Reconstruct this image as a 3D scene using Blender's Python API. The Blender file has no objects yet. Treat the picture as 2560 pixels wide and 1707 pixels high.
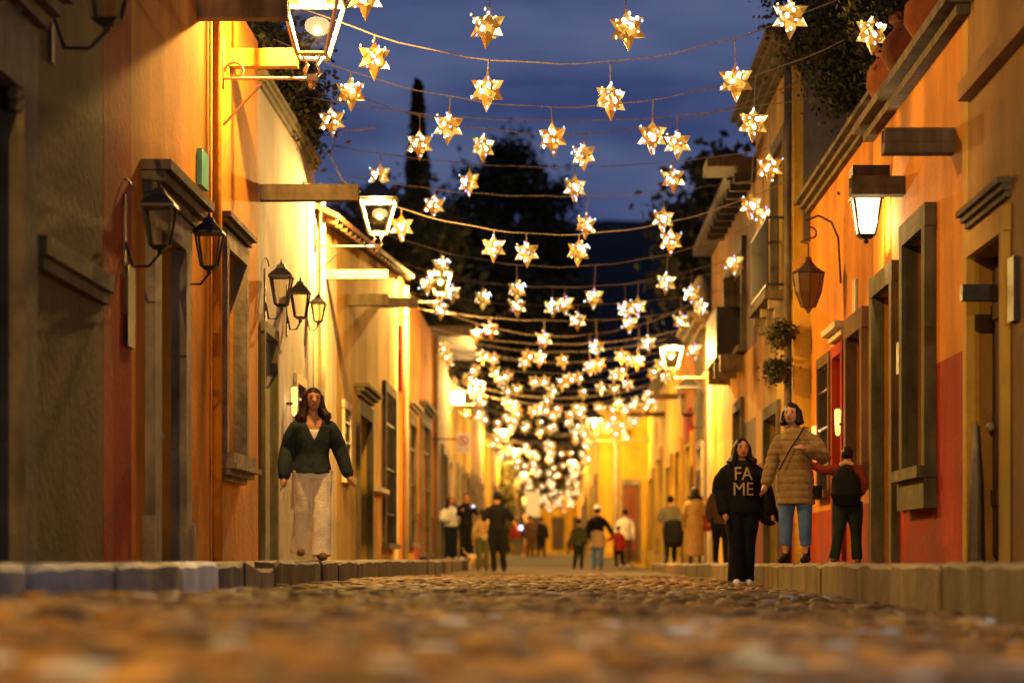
import bpy, bmesh, math, random
import numpy as np
from mathutils import Vector, Matrix, noise
R = math.radians
rnd = random.Random(7)
sc = bpy.context.scene
COL = sc.collection
F = 6044.0                       # focal length in photo pixels (85 mm on a 36 mm sensor, 2560 px wide)
CAMZ = 0.30
VX, HY = 1400.0, 1392.0          # where the street's direction and the horizon stand in the photo

# ------------------------------------------------------------------ camera, sky, exposure
cd = bpy.data.cameras.new('camera'); cam = bpy.data.objects.new('camera', cd); COL.objects.link(cam)
cam.location = (0, 0, CAMZ); cam.rotation_euler = (R(90), 0, 0)
cd.lens = 85; cd.sensor_width = 36
cd.shift_x = -(VX - 1280) / 2560; cd.shift_y = (HY - 853.5) / 2560
cd.clip_start = 0.1; cd.clip_end = 6000
cd.dof.use_dof = True; cd.dof.focus_distance = 23.5; cd.dof.aperture_fstop = 1.45
sc.camera = cam
w = bpy.data.worlds.new('World'); sc.world = w; w.use_nodes = True
nt = w.node_tree; nt.nodes.clear()
def wn(t, **k):
    n = nt.nodes.new(t)
    for a, v in k.items(): setattr(n, a, v)
    return n
out = wn('ShaderNodeOutputWorld'); bg = wn('ShaderNodeBackground')
sky = wn('ShaderNodeTexSky', sky_type='NISHITA', sun_disc=False, sun_elevation=R(-4.0), sun_rotation=R(150), altitude=1900)
tc = wn('ShaderNodeTexCoord'); mp = wn('ShaderNodeMapping'); mp.inputs['Scale'].default_value = (2.2, 2.2, 9.0)
nz = wn('ShaderNodeTexNoise'); nz.inputs['Scale'].default_value = 2.4; nz.inputs['Detail'].default_value = 5
rp = wn('ShaderNodeValToRGB'); rp.color_ramp.elements[0].position = .40; rp.color_ramp.elements[1].position = .64
rp.color_ramp.elements[0].color = (0.021, 0.032, 0.092, 1); rp.color_ramp.elements[1].color = (0.066, 0.082, 0.155, 1)
mx = wn('ShaderNodeMix', data_type='RGBA'); mx.inputs[0].default_value = .93
sc_sky = wn('ShaderNodeVectorMath', operation='SCALE'); sc_sky.inputs['Scale'].default_value = 1.0
L = nt.links.new
L(tc.outputs['Generated'], mp.inputs[0]); L(mp.outputs[0], nz.inputs['Vector']); L(nz.outputs[0], rp.inputs[0])
L(sky.outputs[0], sc_sky.inputs[0]); L(sc_sky.outputs[0], mx.inputs[6]); L(rp.outputs[0], mx.inputs[7])
L(mx.outputs[2], bg.inputs[0]); bg.inputs[1].default_value = 1.0; L(bg.outputs[0], out.inputs[0])
vs = sc.view_settings; sc.display_settings.display_device = 'sRGB'
vs.view_transform = 'Standard'; vs.look = 'None'; vs.exposure = 0.9; vs.gamma = 1.0; vs.use_curve_mapping = False
sc.render.engine = 'CYCLES'
sc.cycles.max_bounces = 6; sc.cycles.diffuse_bounces = 3; sc.cycles.glossy_bounces = 3
sc.cycles.transparent_max_bounces = 12; sc.cycles.sample_clamp_indirect = 3.0
sc.cycles.use_denoising = True

# ------------------------------------------------------------------ materials
MATS = {}
def principled(name, col, rough=.8, spec=.3, metal=0):
    m = bpy.data.materials.new(name); m.use_nodes = True
    b = m.node_tree.nodes['Principled BSDF']
    b.inputs['Base Color'].default_value = (*col, 1); b.inputs['Roughness'].default_value = rough
    b.inputs['Specular IOR Level'].default_value = spec; b.inputs['Metallic'].default_value = metal
    MATS[name] = m
    return m, m.node_tree, b
def textured(name, c1, c2, scale=3.0, stretch=(1, 1, 1), rough=.85, bump=.3, bscale=40, spec=.25, objrand=False, c3=None, metal=0, streak=1.0, grime=False):
    m, t, b = principled(name, c1, rough, spec, metal)
    n = t.nodes.new; l = t.links.new
    co = n('ShaderNodeTexCoord'); ma = n('ShaderNodeMapping'); ma.inputs['Scale'].default_value = stretch
    no = n('ShaderNodeTexNoise'); no.inputs['Scale'].default_value = scale; no.inputs['Detail'].default_value = 7; no.inputs['Roughness'].default_value = .62
    ra = n('ShaderNodeValToRGB'); e = ra.color_ramp.elements
    e[0].position = .34; e[1].position = .66; e[0].color = (*c1, 1); e[1].color = (*c2, 1)
    if c3: x = ra.color_ramp.elements.new(.74); x.color = (*c3, 1)
    l(co.outputs['Object'], ma.inputs[0]); l(ma.outputs[0], no.inputs['Vector']); l(no.outputs[0], ra.inputs[0])
    src = ra.outputs[0]
    # streaks running down: a second noise stretched upright
    m2 = n('ShaderNodeMapping'); m2.inputs['Scale'].default_value = (stretch[0] * 2.2, stretch[1] * 2.2, stretch[2] * .4)
    n2 = n('ShaderNodeTexNoise'); n2.inputs['Scale'].default_value = scale; n2.inputs['Detail'].default_value = 4
    l(co.outputs['Object'], m2.inputs[0]); l(m2.outputs[0], n2.inputs['Vector'])
    mr = n('ShaderNodeMapRange'); mr.inputs['From Min'].default_value = .3; mr.inputs['From Max'].default_value = .7
    mr.inputs['To Min'].default_value = 1 - .26 * streak; mr.inputs['To Max'].default_value = 1 + .12 * streak
    l(n2.outputs[0], mr.inputs[0])
    vm = n('ShaderNodeVectorMath'); vm.operation = 'SCALE'; l(src, vm.inputs[0]); l(mr.outputs[0], vm.inputs['Scale']); src = vm.outputs[0]
    if objrand:
        oi = n('ShaderNodeObjectInfo'); h = n('ShaderNodeMapRange'); h.inputs['To Min'].default_value = .75; h.inputs['To Max'].default_value = 1.35
        l(oi.outputs['Random'], h.inputs[0]); v3 = n('ShaderNodeVectorMath'); v3.operation = 'SCALE'; l(src, v3.inputs[0]); l(h.outputs[0], v3.inputs['Scale']); src = v3.outputs[0]
    if grime:
        sx = n('ShaderNodeSeparateXYZ'); l(co.outputs['Object'], sx.inputs[0]); n4 = n('ShaderNodeTexNoise'); n4.inputs['Scale'].default_value = 1.7; n4.inputs['Detail'].default_value = 8; n4.inputs['Roughness'].default_value = .7
        l(co.outputs['Object'], n4.inputs['Vector']); ad = n('ShaderNodeMath'); ad.operation = 'MULTIPLY_ADD'; l(sx.outputs['Z'], ad.inputs[0]); ad.inputs[1].default_value = -.13; l(n4.outputs[0], ad.inputs[2])
        g1 = n('ShaderNodeMapRange'); g1.inputs['From Min'].default_value = .40; g1.inputs['From Max'].default_value = .47; g1.inputs['To Max'].default_value = .75; l(ad.outputs[0], g1.inputs[0])
        gm = n('ShaderNodeMix'); gm.data_type = 'RGBA'; l(g1.outputs[0], gm.inputs[0]); l(src, gm.inputs[6]); gm.inputs[7].default_value = (c2[0] * .45 + .03, c2[1] * .5 + .02, c2[2] * .5 + .015, 1); src = gm.outputs[2]
    l(src, b.inputs['Base Color'])
    if bump:
        n3 = n('ShaderNodeTexNoise'); n3.inputs['Scale'].default_value = bscale; n3.inputs['Detail'].default_value = 6
        l(co.outputs['Object'], n3.inputs['Vector'])
        bp = n('ShaderNodeBump'); bp.inputs['Strength'].default_value = bump; bp.inputs['Distance'].default_value = .02
        l(n3.outputs[0], bp.inputs['Height']); l(bp.outputs[0], b.inputs['Normal'])
    return m
def plaster(name, c, k=.72, c3=None, scale=.9): return textured(name, tuple(x * k * .82 for x in c), c, scale, (1, .7, .7), .9, .45, 16, .15, c3=c3 or tuple(x * .8 + .05 for x in c), streak=1.35, grime=True)
def emit(name, col, st):
    m, t, b = principled(name, (.02, .02, .02), .4)
    b.inputs['Emission Color'].default_value = (*col, 1); b.inputs['Emission Strength'].default_value = st
    b.inputs['Base Color'].default_value = (col[0] * .16, col[1] * .14, col[2] * .1, 1)
    try: m.cycles.emission_sampling = 'NONE'
    except Exception: pass
    return m
def glass(name, tint, op=.12, rough=.05):
    m = bpy.data.materials.new(name); m.use_nodes = True; t = m.node_tree; t.nodes.clear(); n = t.nodes.new; l = t.links.new
    o = n('ShaderNodeOutputMaterial'); mxs = n('ShaderNodeMixShader'); tr = n('ShaderNodeBsdfTransparent'); g = n('ShaderNodeBsdfPrincipled') if op > .3 else n('ShaderNodeBsdfGlossy')
    tr.inputs[0].default_value = (*tint, 1); g.inputs[0].default_value = (tint[0] * .4, tint[1] * .4, tint[2] * .3, 1); g.inputs['Roughness'].default_value = rough
    mxs.inputs[0].default_value = op; l(tr.outputs[0], mxs.inputs[1]); l(g.outputs[0], mxs.inputs[2]); l(mxs.outputs[0], o.inputs[0]); MATS[name] = m
    return m
M = MATS
plaster('tan_plaster', (.40, .22, .055)); plaster('olive_plaster', (.125, .08, .024), .6)
plaster('orange_plaster', (.66, .25, .014), .66, (.72, .34, .05)); plaster('terracotta_paint', (.38, .040, .006), .62, (.44, .09, .02))
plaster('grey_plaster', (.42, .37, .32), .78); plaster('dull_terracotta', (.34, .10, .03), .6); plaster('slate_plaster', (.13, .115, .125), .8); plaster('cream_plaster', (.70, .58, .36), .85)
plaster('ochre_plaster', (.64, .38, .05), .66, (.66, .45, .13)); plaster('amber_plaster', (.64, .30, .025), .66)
plaster('deep_orange_plaster', (.62, .22, .016), .68); plaster('red_dado_paint', (.36, .030, .006), .7, (.34, .10, .04))
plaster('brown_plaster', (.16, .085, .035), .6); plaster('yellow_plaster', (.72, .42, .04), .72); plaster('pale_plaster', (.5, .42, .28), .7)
plaster('stone', (.30, .235, .15), .55, scale=3.5); plaster('olive_stone', (.16, .135, .065), .6, scale=3); plaster('dark_stone', (.15, .115, .07), .6, scale=4)
plaster('whitewash', (.60, .60, .60), .8, scale=4)
textured('pavement_stone', (.17, .14, .10), (.34, .27, .18), 2.5, rough=.75, bump=.6, bscale=14)
textured('kerb_blue', (.022, .030, .052), (.06, .08, .14), 3.2, (1, 1, .5), rough=.6, bump=.5, bscale=12, objrand=True, streak=.5)
textured('kerb_dark', (.035, .024, .016), (.09, .065, .045), 3.2, (1, 1, .5), rough=.7, bump=.5, bscale=12, objrand=True, streak=.5)
textured('kerb_brown', (.09, .06, .03), (.19, .13, .065), 3.0, (1, 1, .4), rough=.75, bump=.5, bscale=12, objrand=True, streak=.5)
textured('kerb_white', (.55, .66, .75), (.72, .80, .86), 3.0, rough=.6, bump=.4, bscale=12)
textured('roof_tile', (.16, .06, .03), (.30, .12, .05), 3); textured('wood', (.045, .025, .012), (.10, .055, .025), 4, (2, 2, .2), .6, .3, 30)
textured('dark_wood', (.012, .008, .006), (.035, .02, .012), 4, (2, 2, .2), .55, .3, 30); textured('red_wood', (.12, .03, .012), (.20, .06, .02), 4, (2, 2, .2), .6)
textured('green_wood', (.012, .022, .016), (.03, .04, .028), 4, (2, 2, .2), .5); textured('grey_wood', (.06, .065, .05), (.12, .125, .09), 4, (2, 2, .2), .6)
textured('beam_wood', (.10, .06, .025), (.24, .15, .06), 4, (2, .4, 2), .7)
principled('iron', (.012, .011, .010), .45, .5, .3); principled('painted_iron', (.30, .24, .16), .5, .5)
textured('rust_iron', (.05, .022, .01), (.11, .05, .02), 20, bump=.2)
textured('road_dirt', (.04, .026, .012), (.10, .062, .026), 5, rough=.9, bump=.7, bscale=30)
textured('ground_dirt', (.03, .03, .02), (.06, .05, .035), .05, bump=0)
textured('hill_scrub', (.008, .010, .012), (.022, .022, .022), .03, bump=0, rough=1)
def cobble_mat(name, attr):
    m, t, b = principled(name, (.2, .2, .2), .68, .25); n = t.nodes.new; l = t.links.new
    if attr: r = n('ShaderNodeAttribute'); r.attribute_name = 'tone'; rv = r.outputs['Fac']
    else: r = n('ShaderNodeObjectInfo'); rv = r.outputs['Random']
    ra = n('ShaderNodeValToRGB'); ra.color_ramp.interpolation = 'LINEAR'; e = ra.color_ramp.elements
    e[0].color = (.022, .012, .004, 1); e[1].color = (.22, .27, .36, 1); e[1].position = 1
    for p, c in ((.2, (.075, .034, .005)), (.42, (.18, .092, .014)), (.6, (.075, .042, .012)), (.76, (.15, .10, .055)), (.88, (.28, .15, .020))):
        x = ra.color_ramp.elements.new(p); x.color = (*c, 1)
    co = n('ShaderNodeTexCoord'); no = n('ShaderNodeTexNoise'); no.inputs['Scale'].default_value = 18; no.inputs['Detail'].default_value = 5
    l(co.outputs['Object'], no.inputs['Vector']); mr = n('ShaderNodeMapRange'); mr.inputs['To Min'].default_value = .55; mr.inputs['To Max'].default_value = 1.4
    l(no.outputs[0], mr.inputs[0]); vm = n('ShaderNodeVectorMath'); vm.operation = 'SCALE'
    l(rv, ra.inputs[0]); l(ra.outputs[0], vm.inputs[0]); l(mr.outputs[0], vm.inputs['Scale']); l(vm.outputs[0], b.inputs['Base Color'])
    bp = n('ShaderNodeBump'); bp.inputs['Strength'].default_value = .5; bp.inputs['Distance'].default_value = .01; l(no.outputs[0], bp.inputs['Height']); l(bp.outputs[0], b.inputs['Normal'])
    return m
cobble_mat('cobble_single', False); cobble_mat('cobble_mass', True)
def leafmat(name, c1, c2):
    m, t, b = principled(name, c1, .7, .2); n = t.nodes.new; l = t.links.new
    g = n('ShaderNodeNewGeometry'); ra = n('ShaderNodeValToRGB'); ra.color_ramp.elements[0].color = (*c1, 1); ra.color_ramp.elements[1].color = (*c2, 1)
    l(g.outputs['Random Per Island'], ra.inputs[0]); l(ra.outputs[0], b.inputs['Base Color'])
leafmat('leaf_dark', (.016, .019, .006), (.065, .06, .018)); leafmat('leaf_olive', (.04, .04, .012), (.12, .10, .03)); leafmat('leaf_red', (.16, .03, .012), (.34, .085, .025))
textured('bark', (.02, .014, .01), (.05, .035, .022), 8)
glass('clear_glass', (.95, .93, .85), .10); glass('warm_glass', (.45, .24, .10), .6, .4)
textured('window_dark', (.006, .006, .007), (.02, .018, .014), 1.2, rough=.12, bump=0, spec=.6); textured('window_olive', (.06, .055, .018), (.11, .10, .035), 1.4, rough=.2, bump=0, spec=.5)
emit('lamp_white', (1, .78, .42), 14); emit('lamp_warm', (1, .66, .25), 14); emit('window_lit', (1, .55, .13), 1.1); emit('screen_blue', (.45, .6, 1), 3)
def lit_glass(name, col, st, op):
    m = bpy.data.materials.new(name); m.use_nodes = True; t = m.node_tree; t.nodes.clear(); n = t.nodes.new; l = t.links.new
    o = n('ShaderNodeOutputMaterial'); x = n('ShaderNodeMixShader'); tr = n('ShaderNodeBsdfTransparent'); e = n('ShaderNodeEmission')
    e.inputs[0].default_value = (*col, 1); e.inputs[1].default_value = st; x.inputs[0].default_value = op; l(tr.outputs[0], x.inputs[1]); l(e.outputs[0], x.inputs[2]); l(x.outputs[0], o.inputs[0]); MATS[name] = m
    try: m.cycles.emission_sampling = 'NONE'
    except Exception: pass
lit_glass('lit_glass', (1, .76, .42), 2.6, .5)
# star glass
emit('star_amber', (1, .46, .055), .30); emit('star_gold', (1, .58, .10), .50); emit('star_deep', (1, .36, .03), .14); emit('star_blue', (.32, .60, 1), 1.0)
emit('star_pale', (1, .70, .30), 1.7); emit('star_hot', (1, .84, .60), 15); emit('star_cyan', (.40, .78, 1), 2.2); emit('star_lime', (.75, .85, .10), 1.5); emit('star_violet', (.55, .35, 1), 2)
emit('star_rim', (.55, .22, .035), .3)
def cloth(name, c, k=.6, scale=9, rough=.9, bump=.4): return textured(name, tuple(x * k for x in c), c, scale, (1, 1, .9), rough, bump, 60, .15, streak=0)
cloth('skin', (.50, .24, .12), .85, rough=.5, bump=.05); cloth('skin_pale', (.50, .27, .16), .85, rough=.5, bump=.05)
cloth('hair_brown', (.035, .016, .008), .4, 30, .4); cloth('hair_black', (.010, .008, .007), .5, 30, .4)
cloth('navy_jacket', (.030, .040, .042), .5); cloth('cream_trousers', (.74, .65, .50), .85); cloth('white_cotton', (.75, .72, .62), .85)
cloth('black_cloth', (.010, .010, .010), .6); cloth('quilted_brown', (.26, .175, .075), .7, 14); cloth('jeans_blue', (.10, .20, .46), .55, 6); cloth('jeans_dark', (.02, .026, .045), .5)
cloth('red_cloth', (.38, .03, .018), .6); cloth('dark_red_cloth', (.20, .035, .012), .6); cloth('olive_cloth', (.07, .07, .03), .6); cloth('beige_cloth', (.44, .30, .15), .75)
cloth('grey_cloth', (.16, .14, .09), .7); cloth('brown_cloth', (.10, .05, .02), .6); cloth('tan_cloth', (.30, .20, .08), .75); cloth('white_shoe', (.72, .70, .74), .85); cloth('boot_black', (.02, .018, .016), .5, rough=.4)
cloth('dark_green_cloth', (.018, .028, .018), .6); cloth('tan_shoe', (.16, .09, .04), .8)

# ------------------------------------------------------------------ builders
def link(o, parent=None):
    COL.objects.link(o)
    if parent is not None: o.parent = parent
    return o
class MB:
    """collects shapes; build() links them as one mesh object"""
    def __init__(s): s.v = []; s.f = []; s.m = []; s.mats = []
    def mi(s, mat):
        if mat not in s.mats: s.mats.append(mat)
        return s.mats.index(mat)
    def add(s, vs, fs, mat=None):
        o = len(s.v); s.v += [tuple(x) for x in vs]; k = s.mi(mat)
        for f in fs: s.f.append(tuple(i + o for i in f)); s.m.append(k)
    def box(s, x0, x1, y0, y1, z0, z1, mat=None):
        x0, x1 = min(x0, x1), max(x0, x1)
        v = [(x0, y0, z0), (x1, y0, z0), (x1, y1, z0), (x0, y1, z0), (x0, y0, z1), (x1, y0, z1), (x1, y1, z1), (x0, y1, z1)]
        s.add(v, [(0, 3, 2, 1), (4, 5, 6, 7), (0, 1, 5, 4), (1, 2, 6, 5), (2, 3, 7, 6), (3, 0, 4, 7)], mat)
    def quad(s, a, b, c, d, mat=None): s.add([a, b, c, d], [(0, 1, 2, 3)], mat)
    def tube(s, pts, rad, n=8, mat=None, cap=True, round_cap=False, flat=None):
        P = [Vector(p) for p in pts]; k = len(P)
        rr = rad if isinstance(rad, (list, tuple)) else [rad] * k
        if round_cap:
            d0 = (P[0] - P[1]).normalized(); d1 = (P[-1] - P[-2]).normalized()
            P = [P[0] + d0 * rr[0] * .85, P[0] + d0 * rr[0] * .5] + P + [P[-1] + d1 * rr[-1] * .5, P[-1] + d1 * rr[-1] * .85]
            rr = [rr[0] * .5, rr[0] * .86] + list(rr) + [rr[-1] * .86, rr[-1] * .5]; k = len(P)
        vs = []; up = None
        for i in range(k):
            d = (P[min(i + 1, k - 1)] - P[max(i - 1, 0)]).normalized()
            if up is None: up = Vector((0, 0, 1)) if abs(d.z) < .9 else Vector((1, 0, 0))
            a = d.cross(up).normalized(); b = a.cross(d).normalized(); up = b
            for j in range(n):
                t = 2 * math.pi * j / n; q = a * math.cos(t) * rr[i] + b * math.sin(t) * rr[i]
                if flat: q = Vector((q.x * flat[0], q.y * flat[1], q.z * flat[2]))
                vs.append(P[i] + q)
        fs = [(i * n + j, i * n + (j + 1) % n, (i + 1) * n + (j + 1) % n, (i + 1) * n + j) for i in range(k - 1) for j in range(n)]
        if cap: fs += [tuple(range(n))[::-1], tuple((k - 1) * n + j for j in range(n))]
        s.add(vs, fs, mat)
    def rings(s, rs, n=16, mat=None):
        """rs: (cx, cy, z, rx, ry) stacked ellipses"""
        vs = [(c[0] + c[3] * math.cos(2 * math.pi * j / n), c[1] + c[4] * math.sin(2 * math.pi * j / n), c[2]) for c in rs for j in range(n)]
        k = len(rs)
        fs = [(i * n + j, i * n + (j + 1) % n, (i + 1) * n + (j + 1) % n, (i + 1) * n + j) for i in range(k - 1) for j in range(n)]
        fs += [tuple(range(n))[::-1], tuple((k - 1) * n + j for j in range(n))]
        s.add(vs, fs, mat)
    def ball(s, c, r, n=12, m=8, mat=None):
        rx, ry, rz = r if isinstance(r, (list, tuple)) else (r, r, r)
        s.rings([(c[0], c[1], c[2] + rz * math.sin(a), max(rx * math.cos(a), 1e-4), max(ry * math.cos(a), 1e-4)) for a in [(-.5 + (i + .08) / (m - 1 + .16)) * math.pi for i in range(m)]], n, mat)
    def frus(s, cx, cy, z0, z1, a0, a1, mat=None):
        v = [(cx + i * a, cy + j * a, z) for z, a in ((z0, a0), (z1, a1)) for i, j in ((-1, -1), (1, -1), (1, 1), (-1, 1))]
        s.add(v, [(3, 2, 1, 0), (4, 5, 6, 7), (0, 1, 5, 4), (1, 2, 6, 5), (2, 3, 7, 6), (3, 0, 4, 7)], mat)
    def mesh(s, name, mat=None, smooth=False):
        me = bpy.data.meshes.new(name); me.from_pydata(s.v, [], s.f)
        for x in s.mats: me.materials.append(M[x] if x else M[mat])
        me.polygons.foreach_set('material_index', s.m)
        if smooth: me.polygons.foreach_set('use_smooth', [True] * len(me.polygons))
        me.update(); return me
    def build(s, name, mat=None, parent=None, smooth=False):
        return link(bpy.data.objects.new(name, s.mesh(name, mat, smooth)), parent)
def tag(o, label=None, cat=None, group=None, kind=None):
    for k, v in (('label', label), ('category', cat), ('group', group), ('kind', kind)):
        if v: o[k] = v
    return o
def empty(name, loc=(0, 0, 0), rz=0):
    o = link(bpy.data.objects.new(name, None)); o.location = loc; o.rotation_euler = (0, 0, rz); o.empty_display_size = .1; return o
def put(name, me, loc=(0, 0, 0), rz=0, parent=None, sc_=1):
    o = link(bpy.data.objects.new(name, me), parent); o.location = loc; o.rotation_euler = (0, 0, rz); o.scale = (sc_,) * 3; return o
def copy_tree(o, parent=None):
    c = o.copy(); COL.objects.link(c); c.parent = parent
    if parent is not None: c.matrix_parent_inverse = o.matrix_parent_inverse.copy()
    for ch in list(o.children): copy_tree(ch, c)
    return c
def fuse(mb, voxel, wob=0, freq=7.0, seed=0, keep=None, smooth=2):
    """join the closed shapes in mb into one continuous skin"""
    o = bpy.data.objects.new('t', mb.mesh('t', 'stone')); COL.objects.link(o)
    r = o.modifiers.new('r', 'REMESH'); r.mode = 'VOXEL'; r.voxel_size = voxel
    q = o.modifiers.new('s', 'SMOOTH'); q.factor = .5; q.iterations = smooth
    dg = bpy.context.evaluated_depsgraph_get(); me = bpy.data.meshes.new_from_object(o.evaluated_get(dg))
    bpy.data.objects.remove(o)
    if wob:
        n = len(me.vertices); co = np.empty(n * 3); me.vertices.foreach_get('co', co); co = co.reshape(-1, 3)
        no_ = np.empty(n * 3); me.vertices.foreach_get('normal', no_); no_ = no_.reshape(-1, 3)
        dd = np.array([noise.noise(Vector((p[0] * freq + seed, p[1] * freq, p[2] * freq * .45))) + .5 * noise.noise(Vector((p[0] * freq * 2.3, p[1] * freq * 2.3 + seed, p[2] * freq))) for p in co])
        co += no_ * dd[:, None] * wob; me.vertices.foreach_set('co', co.reshape(-1))
    if keep:
        bm = bmesh.new(); bm.from_mesh(me)
        bmesh.ops.delete(bm, geom=[f for f in bm.faces if not keep(f.calc_center_median())], context='FACES'); bm.to_mesh(me); bm.free()
    me.materials.clear(); me.polygons.foreach_set('use_smooth', [True] * len(me.polygons)); me.update()
    return me
def mobj(name, me, mat, parent):
    me.name = name; me.materials.append(M[mat]); return link(bpy.data.objects.new(name, me), parent)

# ------------------------------------------------------------------ terrain
KX = 2.2; WX = 3.2
def lerp(a, b, t): t = max(0, min(1, t)); return a + (b - a) * t
def ss(a, b, x): t = max(0, min(1, (x - a) / (b - a))); return t * t * (3 - 2 * t)
def rise(y): return .42 * ss(62, 105, y) + .0015 * max(0, y - 105)
def zroad(x, y):
    zl = lerp(.13, .055, ss(8, 16.5, y)) - .085 * ss(21, 46, y); zr_ = lerp(-.035, -.04, ss(30, 50, y))
    t = (x + KX) / (2 * KX); z = zl + (zr_ - zl) * max(0, min(1, t))
    n = noise.noise(Vector((x * .9, y * .45, 0))) * .055 + noise.noise(Vector((x * 2.6, y * 1.4, 4))) * .014
    return z + n * lerp(1, .4, (y - 25) / 30) * (.5 if abs(x) > 2 else 1) + rise(y)
def zwalk(s, y):
    return (lerp(.262, .235, (y - 20) / 35) if s < 0 else lerp(.262, .16, (y - 12) / 40)) + rise(y)

# road sheet
ys = list(np.arange(1.0, 40, .2)) + list(np.arange(40, 120, .8)) + list(np.arange(120, 262, 4.0))
xs = list(np.linspace(-KX - .06, KX + .06, 26))
mb = MB(); vs_ = [(x, y, zroad(x, y) + (.010 if y < 38 else .012)) for y in ys for x in xs]; nx = len(xs)
mb.add(vs_, [(i * nx + j, i * nx + j + 1, (i + 1) * nx + j + 1, (i + 1) * nx + j) for i in range(len(ys) - 1) for j in range(nx - 1)], 'road_dirt')
road = tag(mb.build('road', None, None, True), kind='structure')
# cobbles: six stone shapes; the nearest 300 single, the rest joined
def cobble(k):
    r = random.Random(k); n = 7; vs = []
    an = [2 * math.pi * (j + r.uniform(-.25, .25)) / n for j in range(n)]; ra = [r.uniform(.82, 1.12) for _ in an]; sx = r.uniform(.85, 1.25)
    for z, q in ((-.03, 1.0), (.006, .96), (.024, .72)):
        vs += [(math.cos(a) * e * q * sx * .5, math.sin(a) * e * q / sx * .5, z + r.uniform(-.004, .004)) for a, e in zip(an, ra)]
    vs.append((0, 0, .031)); fs = [(i * n + j, i * n + (j + 1) % n, (i + 1) * n + (j + 1) % n, (i + 1) * n + j) for i in range(2) for j in range(n)]
    return vs, fs + [(2 * n + j, 2 * n + (j + 1) % n, 3 * n) for j in range(n)]
shapes = [cobble(k) for k in range(8)]; cme = []
for vs_, fs_ in shapes:
    b = MB(); b.add(vs_, fs_, 'cobble_single'); cme.append(b.mesh('cobblestone', None, True))
V = []; Fc = []; tone = []; off = 0; singles = 0; y = 3.0
while y < 40:
    d = .15 if y < 16 else .145; row = 0
    x = -KX + .05 + rnd.uniform(0, d)
    while x < KX - .03:
        px = x + rnd.uniform(-.022, .022); py = y + rnd.uniform(-.025, .025); k = rnd.randrange(8); sz = d * rnd.uniform(.86, 1.12)
        z = zroad(px, py) + rnd.gauss(0, .005); ang = rnd.uniform(0, 6.28); h = rnd.uniform(.55, 1.0)
        inview = 4.6 < py < 11.5 and -1480 < px * F / py < 1240
        if inview and singles < 300:
            o = put('cobblestone', cme[k], (px, py, z), ang, road); o.scale = (sz, sz, h); singles += 1
        else:
            c, s_ = math.cos(ang), math.sin(ang); vs_, fs_ = shapes[k]; t = min(1, max(0, .5 + rnd.uniform(-.42, .42) + .35 * noise.noise(Vector((px * 1.3, py * .5, 9)))))
            V += [(px + (a * c - b_ * s_) * sz, py + (a * s_ + b_ * c) * sz, z + e * h) for a, b_, e in vs_]
            Fc += [tuple(i + off for i in f) for f in fs_]; off += len(vs_); tone += [t] * len(vs_)
        x += d * rnd.uniform(.92, 1.1)
    y += d * .93
me = bpy.data.meshes.new('cobblestones'); me.from_pydata(V, [], Fc); me.materials.append(M['cobble_mass'])
a_ = me.attributes.new('tone', 'FLOAT', 'POINT'); a_.data.foreach_set('value', tone); me.polygons.foreach_set('use_smooth', [True] * len(me.polygons))
o = link(bpy.data.objects.new('cobblestones', me), road); o['kind'] = 'stuff'
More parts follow.
